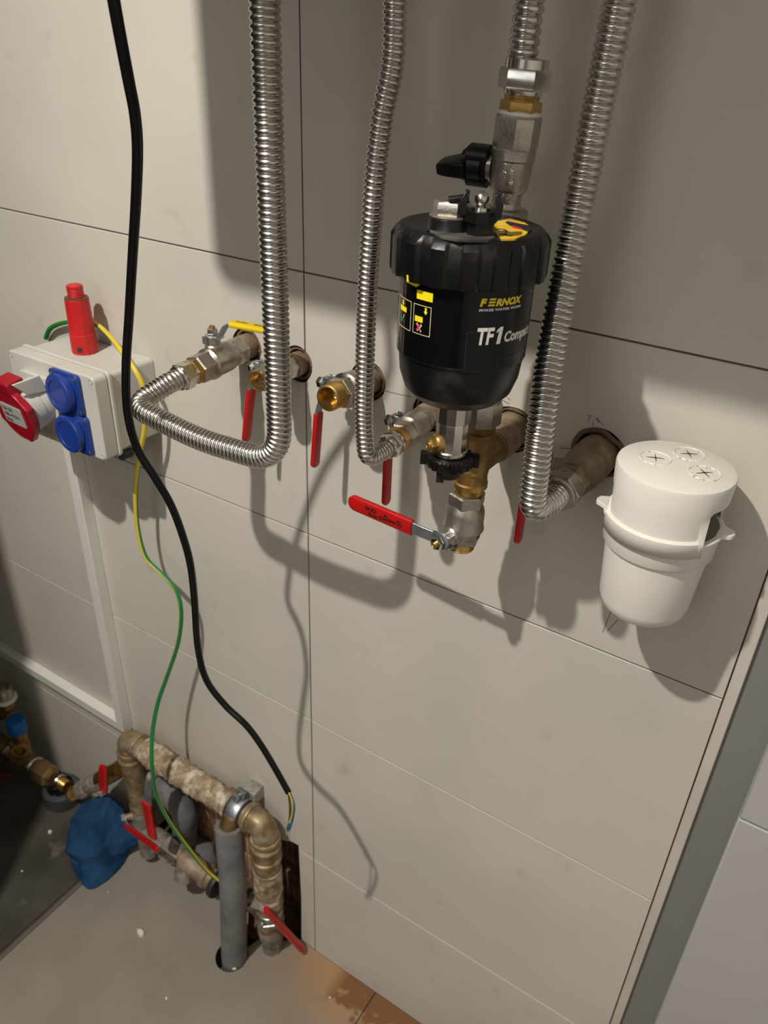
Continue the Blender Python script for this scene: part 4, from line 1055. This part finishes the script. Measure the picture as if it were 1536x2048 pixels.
# ================================================================== LOWER PIPEWORK
def wrap_tube(path, r, m, par, name='wrapped_pipe', pitch=.012, amp=.0022, seed=0, n=24):
    P, Lt = resample(path, .0022); step = Lt / (len(P) - 1)
    def rf(i, a):
        s_ = i * step; q = ((s_ / pitch + a / (2 * PI)) % 1)
        nn = noise.noise(V((math.cos(a) * 1.3 + seed, math.sin(a) * 1.3, s_ * 75))) + .5 * noise.noise(V((math.cos(a) * 3 + seed, math.sin(a) * 3, s_ * 220)))
        return r + amp * (.7 - q) * .8 + amp * nn
    return MB().tube(P, 0, n, rf=rf).build(name, m, par, angle=60)
YP = -.036
e1 = PX(256, 1478, YP); e2 = PX(528, 1640, YP)
e2 = V((e2.x, YP, e1.z - .004)) if abs(e2.z - e1.z) < .02 else e2
t = thing('bronze_manifold', 'dirty bronze pipe with taped wrapping bridging two elbows above the wall opening', 'pipe', V((e1.x, YP, e1.z)))
def elbow(par, P, d1, d2, r, name='elbow'):
    a = P + d1 * .030; c = P + d2 * .030; pth = fillet([a, P, c], [.022], 14); mb = MB(); mb.tube(pth, r, 28)
    for q, dd in ((a, d1), (c, d2)): mb.lathe(q - dd * .007, dd, [(0, r), (.001, r * 1.14), (.004, r * 1.18), (.007, r * 1.14), (.008, r)], 28); mb.lathe(q, dd, [(0, r * 1.02), (.018, r * 1.02)], 28)
    return mb.build(name, M['press'], par, angle=40)
R1 = .0190
dh = (e2 - e1).normalized()
elbow(t, e1, dh, -Z, R1); elbow(t, e2, -dh, -Z, R1 * 1.06)
wrap_tube([e1 + dh * .040, e2 - dh * .062], R1 * 1.06, M['wrap'], t, seed=1, amp=.0032, pitch=.010)
wrap_tube([e2 - dh * .066, e2 - dh * .030], R1 * .94, M['press'], t, 'plain_pipe', amp=.0006, seed=5)
# left leg
c0 = V((e1.x, YP, e1.z - .040))
mb = MB(); mb.lathe(c0, -Z, [(0, .0205), (.002, .0215), (.006, .0215), (.008, .0200), (.045, .0195), (.050, .0185)], 28); mb.lathe(c0 + Z * .002, -Z, [(0, .021), (.0025, .0228), (.005, .0215)], 28); mb.build('press_socket', M['press'], t)
wrap_tube([c0 - Z * .048, V((e1.x, YP, .150))], .0175, M['press'], t, 'plain_pipe', amp=.001, seed=3)
# right leg
c0 = V((e2.x, YP, e2.z - .038))
mb = MB()
mb.lathe(c0, -Z, [(0, .0210), (.003, .0240), (.007, .0240), (.009, .0222), (.028, .0220), (.030, .0245), (.035, .0245), (.037, .0222), (.070, .0210)], 28)
mb.build('press_socket', M['press'], t)
wrap_tube([c0 - Z * .060, c0 - Z * .150], .0225, M['wrap'], t, 'wrapped_pipe', pitch=.014, amp=.0016, seed=6)
wrap_tube([c0 - Z * .145, V((e2.x, YP, .055))], .0215, M['press'], t, 'plain_pipe', pitch=.02, amp=.0015, seed=9)
# clamp near the right elbow
cc = e2 - dh * .050
t2 = thing('pipe_clamp', 'zinc pipe clamp with bolt beside the right elbow', 'clamp', cc)
mb = MB(); mb.lathe(cc - dh * .011, dh, [(0, R1 * 1.02), (0, R1 * 1.22), (.003, R1 * 1.30), (.019, R1 * 1.30), (.022, R1 * 1.22), (.022, R1 * 1.02)], 36)
mb.build('band', M['zinc'], t2)
mb = MB(); mb.lathe(cc - dh * .0145, dh, [(0, R1 * 1.0), (0, R1 * 1.18), (.029, R1 * 1.18), (.029, R1 * 1.0)], 30); mb.build('rubber_lining', M['bmatte'], t2)
mb = MB(); ub = V((0, .35, 1)).normalized(); side = dh.cross(ub)
mb.obox(cc + ub * .030, dh, side, ub, .009, .0015, .008); mb.obox(cc + ub * .030 + side * .006, dh, side, ub, .009, .0015, .008)
mb.lathe(cc + ub * .031 - side * .020, side, [(0, .0025), (.040, .0025)], 12); mb.hexa(cc + ub * .031 + side * .014, side, 0, .006, .0062); mb.lathe(cc + ub * .031 - side * .018, side, [(0, .005), (.004, .005)], 12)
mb.build('clamp_bolt', M['zinc'], t2)
mb = MB(); mb.box(cc.x - .002, cc.x + .020, -.022, -.0004, cc.z + .010, cc.z + .034); mb.build('wall_plate', M['dirtyzinc'], t2, bevel=.001)

# grey vertical pipe standing in the floor hole
gp = [PX(457, 1652, -.060), PX(466, 1770, -.076), V((-.106, -.085, .020)), V((-.106, -.085, -.035))]
t = thing('insulated_pipe', 'grey foam insulated pipe going down into the floor', 'pipe', gp[-1])
MB().tube(smooth_path(gp, 10), .0215, 28).build('foam_sleeve', M['gpipe'], t)
mb = MB(); mb.lathe(gp[0] - Z * .003, V((0, .5, 1)), [(0, .015), (.008, .015), (.020, .0145)], 24); lab(mb.build('pipe_end', M['darkbrass'], t), 'bronze pipe end')
# grey bent pipe behind, inside the opening
gq = [V((-.300, .030, .262)), V((-.285, .012, .240)), V((-.262, .005, .200)), V((-.250, .010, .14)), V((-.245, .015, .07)), V((-.245, .02, -.03))]
gq = [PX(322, 1572, .0), PX(345, 1590, -.006), PX(370, 1630, -.004), PX(372, 1680, .01), V((-.27, .02, .02)), V((-.27, .02, -.03))]
t = thing('insulated_pipe', 'dark grey insulated pipe bending behind the taped pipe', 'pipe', gq[-1])
MB().tube(smooth_path(gq, 10), .0225, 26).build('foam_sleeve', M['gpipe'], t)

# lower left valve row: valve under the left elbow, union and cross run into the opening
lowz = PX(262, 1640, YP).z
A0 = V((e1.x + .001, YP, .158)); d = -Z
t = thing('ball_valve', 'dusty ball valve under the left elbow with a slanted red lever', 'valve', A0)
valve_body(t, A0, d, .062, .0175, .0185, M['dirtgrey'], ph=.2)
mb = MB(); mb.lathe(A0 - Z * .060, -Z, [(0, .016), (.062, .016), (.075, .016)], 24); mb.build('lower_pipe', M['dirtgrey'], t)
sd = V((-.55, -.80, .1)).normalized(); Ab = A0 + d * .026
stem(t, Ab + sd * .012, sd, .016, .006, M['tan']); S = Ab + sd * .030
g0 = PX(252, 1652, S.y - .010); g1 = PX(316, 1700, S.y - .035)
def free_lever(par, S, s, a, b, w_, mg, mz=None, wdt=.0115):
    """lever whose grip runs from a to b"""
    s = s.normalized(); h = (b - a).normalized(); wv = s.cross(h).normalized()
    mb = MB(); mb.ribbon(fillet([S - h * .005, S + h * .006, a.lerp(S, .35), a + h * .012], [.004, .004], 5), wv, .0048, .0012); mb.build('lever', mz or M['dirtyzinc'], par)
    mb = MB(); mb.hexa(S, s, -.001, .006, .0065); mb.build('nut', mz or M['dirtyzinc'], par)
    pts2 = []; tp2 = []
    for k in range(15):
        if k < 8: q = a.lerp(b - h * wdt * .5, k / 7); t_ = (1, 1)
        else:
            al = (k - 7) / 7 * PI / 2; q = b - h * wdt * .5 * (1 - math.sin(al)); t_ = (max(math.cos(al), .08), max(math.cos(al) ** .5, .25))
        pts2.append(q); tp2.append(t_)
    return MB().ribbon(pts2, wv, wdt * .5, .0028, rnd=.45, taper=tp2).build('grip', mg, par, angle=50)
free_lever(t, S, sd, g0, g1, 0, M['red'])

# second lever: valve of the horizontal run
hr0 = PX(300, 1668, -.045); hr1 = PX(418, 1738, -.040)
hz_ = (hr0.z + hr1.z) / 2
hr0 = V((hr0.x, -.042, .098)); hr1 = V((PX(432, 1745, -.042).x, -.042, .090))
dr = (hr1 - hr0).normalized(); LL = (hr1 - hr0).length
t = thing('ball_valve', 'cement-dusted valve and union lying along the wall with an upright red lever', 'valve', hr0)
mb = MB(); mb.lathe(hr0, dr, [(-.045, .0150), (.0, .0150), (.005, .0185), (.035, .0190), (.040, .0170)], 28); mb.build('body', M['dirtgrey'], t)
mb = MB(); mb.hexa(hr0, dr, .038, .062, .0230, 6, .2, ch=.003); mb.lathe(hr0, dr, [(.060, .0200), (.070, .0205), (.075, .0185)], 28); mb.build('union_nut', M['dirtgrey'], t, angle=28)
mb = MB(); mb.lathe(hr0, dr, [(.072, .0175), (LL - .03, .0180), (LL - .028, .0215), (LL - .018, .0215), (LL - .016, .0185), (LL, .0185)], 28); mb.build('tail_pipe', M['tan'], t)
mb = MB(); q = hr0 + dr * .085; mb.lathe(q, V((.2, -.5, -1)), [(0, .0165), (.020, .0170), (.022, .0190), (.034, .0190), (.036, .0160)], 8); lab(mb.build('drain_cap', M['dirtgrey'], t, angle=28), 'drain cap pointing down')
mb = MB(); mb.lathe(hr0 + dr * (LL - .004), dr, [(0, .0245), (.006, .0260), (.010, .0245)], 30); lab(mb.build('rubber_ring', M['bmatte'], t), 'dark rubber ring')
S = PX(303, 1553, -.062); st0 = V((hr0.x + .010, -.048, hr0.z + .016))
mb = MB(); mb.tube([V((S.x, -.040, S.z - .004)), S], .0075, 14); mb.ball(S, .0085, 14, 8); mb.build('stem', M['dirtyzinc'], t)
a0 = PX(292, 1606, -.083); b0 = PX(306, 1678, -.092)
mb = MB(); mb.ribbon([S, PX(297, 1580, -.074), a0 + (b0 - a0).normalized() * .01], X, .0092, .0014); mb.build('lever', M['zinc'], t)
h_ = (b0 - a0).normalized(); pts2 = []; tp2 = []
for k in range(15):
    if k < 8: q = a0.lerp(b0 - h_ * .006, k / 7); t_ = (1, 1)
    else:
        al = (k - 7) / 7 * PI / 2; q = b0 - h_ * .006 * (1 - math.sin(al)); t_ = (max(math.cos(al), .08), max(math.cos(al) ** .5, .25))
    pts2.append(q); tp2.append(t_)
MB().ribbon(pts2, X, .0098, .0030, rnd=.45, taper=tp2).build('grip', M['red'], t, angle=50)
mb = MB()
fn = lambda u, v: a0 + h_ * (.006 + u) + X * (.003 - v) - (h_.cross(X)).normalized() * (-.0031 if (h_.cross(X)).dot(CP - a0) > 0 else .0031)
add_text(mb, 'PN 50 EN331', .0055, fn, width=.034); lab(mb.build('grip_marking', M['ink'], t), 'black print')

# valve in the opening below the right elbow
A0 = V((e2.x, YP, .095)); 
t = thing('ball_valve', 'dusty ball valve below the right elbow with a red lever lying over the floor', 'valve', A0)
mb = MB(); mb.lathe(A0, -Z, [(-.012, .0200), (.0, .0225), (.012, .0235), (.020, .0215), (.024, .0215), (.030, .0240), (.050, .0235), (.060, .0200), (.085, .0180), (.12, .018)], 8, .2); mb.build('body', M['dirtgrey'], t, angle=28)
sd = V((-.80, -.60, .0)).normalized(); Ab = V((e2.x, YP, .135))
mb = MB(); mb.lathe(Ab, sd, [(.010, .0095), (.026, .0090), (.034, .0070), (.038, .0065)], 20); mb.build('stem', M['tan'], t)
S = Ab + sd * .038
ga = PX(532, 1820, S.y - .006); gb_ = PZ(606, 1900, .012)
mb = MB(); mb.ribbon(fillet([S + Z * .012, S - Z * .006, ga.lerp(S, .3), ga + (gb_ - ga).normalized() * .012], [.004, .004], 5), sd.cross((gb_ - ga)).normalized(), .0055, .0012); mb.build('lever', M['dirtyzinc'], t)
mb = MB(); mb.ribbon([S + Z * .020 + sd * .002, S + Z * .012 + sd * .005, S + sd * .006, S - Z * .010 + sd * .002], V((-.6, .8, 0)), .006, .0015); mb.build('stop_plate', M['dirtyzinc'], t)
free = (gb_ - ga).normalized(); pts2 = []; tp2 = []
for k in range(15):
    if k < 8: q = ga.lerp(gb_ - free * .006, k / 7); t_ = (1, 1)
    else:
        al = (k - 7) / 7 * PI / 2; q = gb_ - free * .006 * (1 - math.sin(al)); t_ = (max(math.cos(al), .08), max(math.cos(al) ** .5, .25))
    pts2.append(q); tp2.append(t_)
MB().ribbon(pts2, sd.cross(free).normalized(), .0062, .0045, rnd=.5, taper=tp2).build('grip', M['red'], t, angle=50)
mb = MB(); q = V((e2.x, YP, .105)); mb.lathe(q, Z, [(0, .0205), (.001, .0225), (.008, .0225), (.009, .0205)], 30); mb.tube([q + V((.012, -.030, .004)), q + V((.034, -.012, .006))], .0022, 8); mb.ball(q + V((.006, -.026, .002)), .004, 10, 6); lab(mb.build('hose_clip', M['zinc'], t), 'zinc clip with a screw')

# ------------------------------------------------------------------ small valve at far lower left
A0 = PX(240, 1538, -.036); A1 = PX(148, 1588, -.066); d = (A1 - A0).normalized(); Lt = (A1 - A0).length
t = thing('drain_valve', 'small brass valve with a short red lever just above the blue cloth', 'valve', A0)
mb = MB(); mb.lathe(A0, d, [(-.004, .0160), (Lt * .40, .0160), (Lt * .41, .0130)], 24); mb.build('inlet', M['brass'], t)
mb = MB(); mb.lathe(A0, d, [(Lt * .38, .0125), (Lt * .42, .0155), (Lt * .62, .0160), (Lt * .68, .0140), (Lt * .72, .0175), (Lt * .82, .0175), (Lt * .84, .0140)], 10); mb.build('body', M['dirtgrey'], t, angle=28)
mb = MB(); threads(mb, A0, d, Lt * .84, Lt, .0140, .002, .0006, 26, inner=.0112); mb.build('threaded_end', M['brass'], t, angle=60)
S = A0 + d * (Lt * .52) + V((0, -.5, 0)).normalized() * .017
ga = PX(207, 1584, S.y - .010); gb_ = PX(206, 1530, S.y - .008)
mb = MB(); mb.tube([A0 + d * Lt * .52, ga], .0045, 12); mb.hexa(ga - V((0, .003, 0)), -Y, 0, .005, .0055); mb.build('stem', M['dirtyzinc'], t)
h_ = (gb_ - ga).normalized(); mb = MB(); mb.ribbon([ga, ga.lerp(gb_, .3), ga.lerp(gb_, .8), ga.lerp(gb_, .95), gb_], V((1, .2, 0)), .0085, .0035, rnd=.5, taper=[.9, 1, 1, .8, .45]); mb.build('grip', M['red'], t, angle=50)

# ------------------------------------------------------------------ left manifold with a blue cap
YM = -.060
m0 = PX(-40, 1475, YM); m1 = PX(118, 1580, YM); m1 = V((m1.x, YM, m1.z)); d = (m1 - m0).normalized(); LL = (m1 - m0).length
def mp(px, py): return PX(px + 20, py + 1, YM)
t = thing('brass_manifold', 'brass manifold with a blue cap at the far left', 'manifold', m1)
mb = MB(); mb.tube([V((m0.x - .3, YM, m0.z)), mp(0, 1497), mp(35, 1515)], .0165, 26); mb.build('pipe_run', M['darkbrass'], t)
q = mp(4, 1500); mb = MB(); mb.lathe(q, d, [(0, .0205), (.004, .0215), (.007, .0205)], 28); mb.build('washer', M['nickel2'], t)
q0 = mp(28, 1520); q1 = mp(55, 1540)
mb = MB(); mb.lathe(mp(12, 1506), d, [(0, .018), (.006, .020), (.045, .020), (.052, .0165), (.065, .0165)], 28); mb.build('tee_body', M['darkbrass'], t)
tv = mp(38, 1478); base = mp(30, 1508)
mb = MB(); mb.lathe(base, Z, [(0, .0145), (.058, .0140), (.066, .0130)], 24)
ob = (mp(62, 1482) - V((base.x, YM, base.z + .034))); od = V((.75, -.65, .12)).normalized()
mb.lathe(V((base.x, YM, base.z + .034)), od, [(0, .012), (.020, .0125), (.021, .0150), (.026, .0150), (.026, .0105), (.014, .0100), (.014, 0)], 26); mb.build('branch', M['darkbrass'], t)
mb = MB(); mb.lathe(base, Z, [(.066, .0170), (.068, .0180), (.094, .0172), (.096, .0158), (.096, .0)], 24); mb.lathe(base, Z, [(.063, .0150), (.0665, .0158)], 24); lab(mb.build('blue_cap', M['bluecap'], t), 'blue plastic cap')
mb = MB(); mb.lathe(mp(48, 1530), d, [(0, .0190), (.005, .0195), (.008, .0170)], 28); mb.build('collar_ring', M['nickel2'], t); mb = MB(); mb.lathe(mp(98, 1562), d, [(0, .0150), (.003, .0155), (.006, .0140)], 28); mb.build('collar_ring', M['nickel2'], t)
mb = MB(); mb.lathe(mp(54, 1535), d, [(0, .0195), (.002, .0215), (.040, .0215), (.044, .0150), (.052, .0150)], 6, .3); mb.build('hexagonal_body', M['darkbrass'], t, angle=28)
mb = MB(); threads(mb, mp(100, 1563), d, .004, .022, .0115, .002, .0006, 26, inner=.0088); mb.build('threaded_end', M['brass'], t, angle=60)
mb = MB(); mb.ribbon([PX(-60, 1535, -.075), PX(-20, 1545, -.075), PX(20, 1552, -.075)], V((0, -.4, .9)), .0065, .0028, rnd=.5, taper=[1, 1, .7]); lab(mb.build('grip', M['red'], t), 'red lever grip')
# upper open fitting at the very left edge
q = PX(10, 1396, YM)
t = thing('open_fitting', 'open brass fitting with a white ring at the far left edge', 'pipe fitting', q)
mb = MB(); mb.lathe(q - Z * .02, Z, [(0, .014), (.018, .014)], 24); mb.build('brass_neck', M['darkbrass'], t)
mb = MB(); mb.lathe(q, Z, [(-.003, .018), (-.002, .0215), (.002, .0215), (.003, .018)], 28); mb.build('white_ring', M['pvc'], t)
mb = MB(); mb.lathe(q, Z, [(.002, .0165), (.026, .0160), (.027, .0125), (.010, .0120), (.010, 0)], 28); mb.build('threaded_top', M['nickel'], t)
mb = MB(); mb.tube([q - Z * .018, V((q.x - .03, YM, q.z - .06)), V((q.x - .2, YM, q.z - .08))], .012, 20); mb.build('feed_pipe', M['darkbrass'], t)
# dark collar on the floor
c = PZ(120, 1590, 0)
t = thing('floor_collar', 'dark rubber collar on the dark floor under the brass manifold end', 'collar', V((c.x, -.040, 0)))
mb = MB(); mb.lathe(V((c.x + .012, -.037, -.002)), Z, [(0, .036), (.034, .036), (.038, .033), (.038, .026), (.004, .024), (.004, 0)], 36); mb.build('collar_ring', M['collar'], t)

# ------------------------------------------------------------------ blue cloth
rowsP = [[(158, 1614, .100), (180, 1600, .112), (205, 1590, .118), (228, 1596, .115), (243, 1612, .098)],
         [(144, 1640, .078), (168, 1632, .085), (198, 1628, .092), (226, 1630, .086), (256, 1642, .074)],
         [(136, 1670, .056), (164, 1664, .066), (196, 1668, .070), (230, 1664, .062), (273, 1664, .052)],
         [(134, 1700, .034), (163, 1704, .044), (196, 1702, .048), (232, 1698, .036), (277, 1686, .030)],
         [(142, 1728, .016), (168, 1742, .022), (198, 1738, .024), (230, 1722, .014), (256, 1706, .010)],
         [(150, 1748, .004), (176, 1778, .003), (206, 1766, .003), (234, 1742, .003), (250, 1722, .003)]]
G = [catmull([PZ(*q) for q in r], 8) for r in rowsP]; cols = len(G[0]); grid = []
for c in range(cols): grid.append(catmull([G[r][c] for r in range(len(G))], 8))
mb = MB(); R_ = len(grid[0])
for c in range(cols):
    for r in range(R_):
        p = grid[c][r]; q = noise.noise(V((c * .16, r * .10, 3))) * .007 + noise.noise(V((c * .35 + r * .1, r * .3, 7))) * .005 + (.007 * math.exp(-((r - 24 - c * .15) / 1.6) ** 2)) - (.007 * math.exp(-((r - 28 - c * .2) / 1.5) ** 2))
        p = p + V((0, -.55, .8)) * q; p.z = max(p.z, .0022); mb.v.append(p)
for c in range(cols - 1):
    for r in range(R_ - 1): mb.f.append((c * R_ + r, (c + 1) * R_ + r, (c + 1) * R_ + r + 1, c * R_ + r + 1))
o = mb.build('cleaning_cloth', M['cloth'], angle=80); sm = o.modifiers.new('thick', 'SOLIDIFY'); sm.thickness = .002; sm.offset = 0
tag(o, 'blue microfibre cloth draped over the small drain valve onto the floor', 'cloth')

# ------------------------------------------------------------------ plaster chips
def chip(px, py, w_, label, seed, h=.006, gx=1):
    c = PZ(px, py, 0); mb = MB(); rnd = random.Random(seed); n = 6
    base = [(w_ * (.7 + .5 * rnd.random()) * math.cos(2 * PI * k / n) * gx, w_ * (.5 + .5 * rnd.random()) * math.sin(2 * PI * k / n)) for k in range(n)]
    i = len(mb.v)
    for hh, sc in ((0, 1), (h * .6, .95), (h, .55)): mb.v += [V((c.x + a * sc, c.y + b * sc, .0004 + hh * (1 + .3 * rnd.random() * (hh > 0)))) for a, b in base]
    mb.f.append(tuple(range(n - 1, -1, -1))); mb.bridge(0, n, n); mb.bridge(n, 2 * n, n); mb.f.append(tuple(range(2 * n, 3 * n)))
    tag(mb.build('plaster_chip', M['chip'], angle=10), label, 'debris', 'plaster chips on the floor')
chip(282, 1868, .0095, 'large white plaster chip on the light floor', 1, .008)
chip(467, 1936, .0055, 'small white plaster chip in front of the grey pipe', 2, .005)
chip(100, 1665, .0055, 'white plaster chip on the dark floor left of the blue cloth', 3, .004)
chip(217, 1785, .0018, 'tiny white crumb just below the blue cloth', 4, .002)
chip(44, 1743, .0022, 'tiny white crumb on the dark floor at the lower left', 5, .002)
chip(333, 1997, .0025, 'tiny white crumb near the bottom edge of the picture', 6, .002)
chip(490, 1910, .003, 'tiny white crumb beside the foot of the grey pipe', 7, .003)
chip(660, 1996, .0022, 'tiny white crumb on the orange-stained floor', 8, .002)

for o in list(bpy.data.objects):
    if '_w' in o: del o['_w']
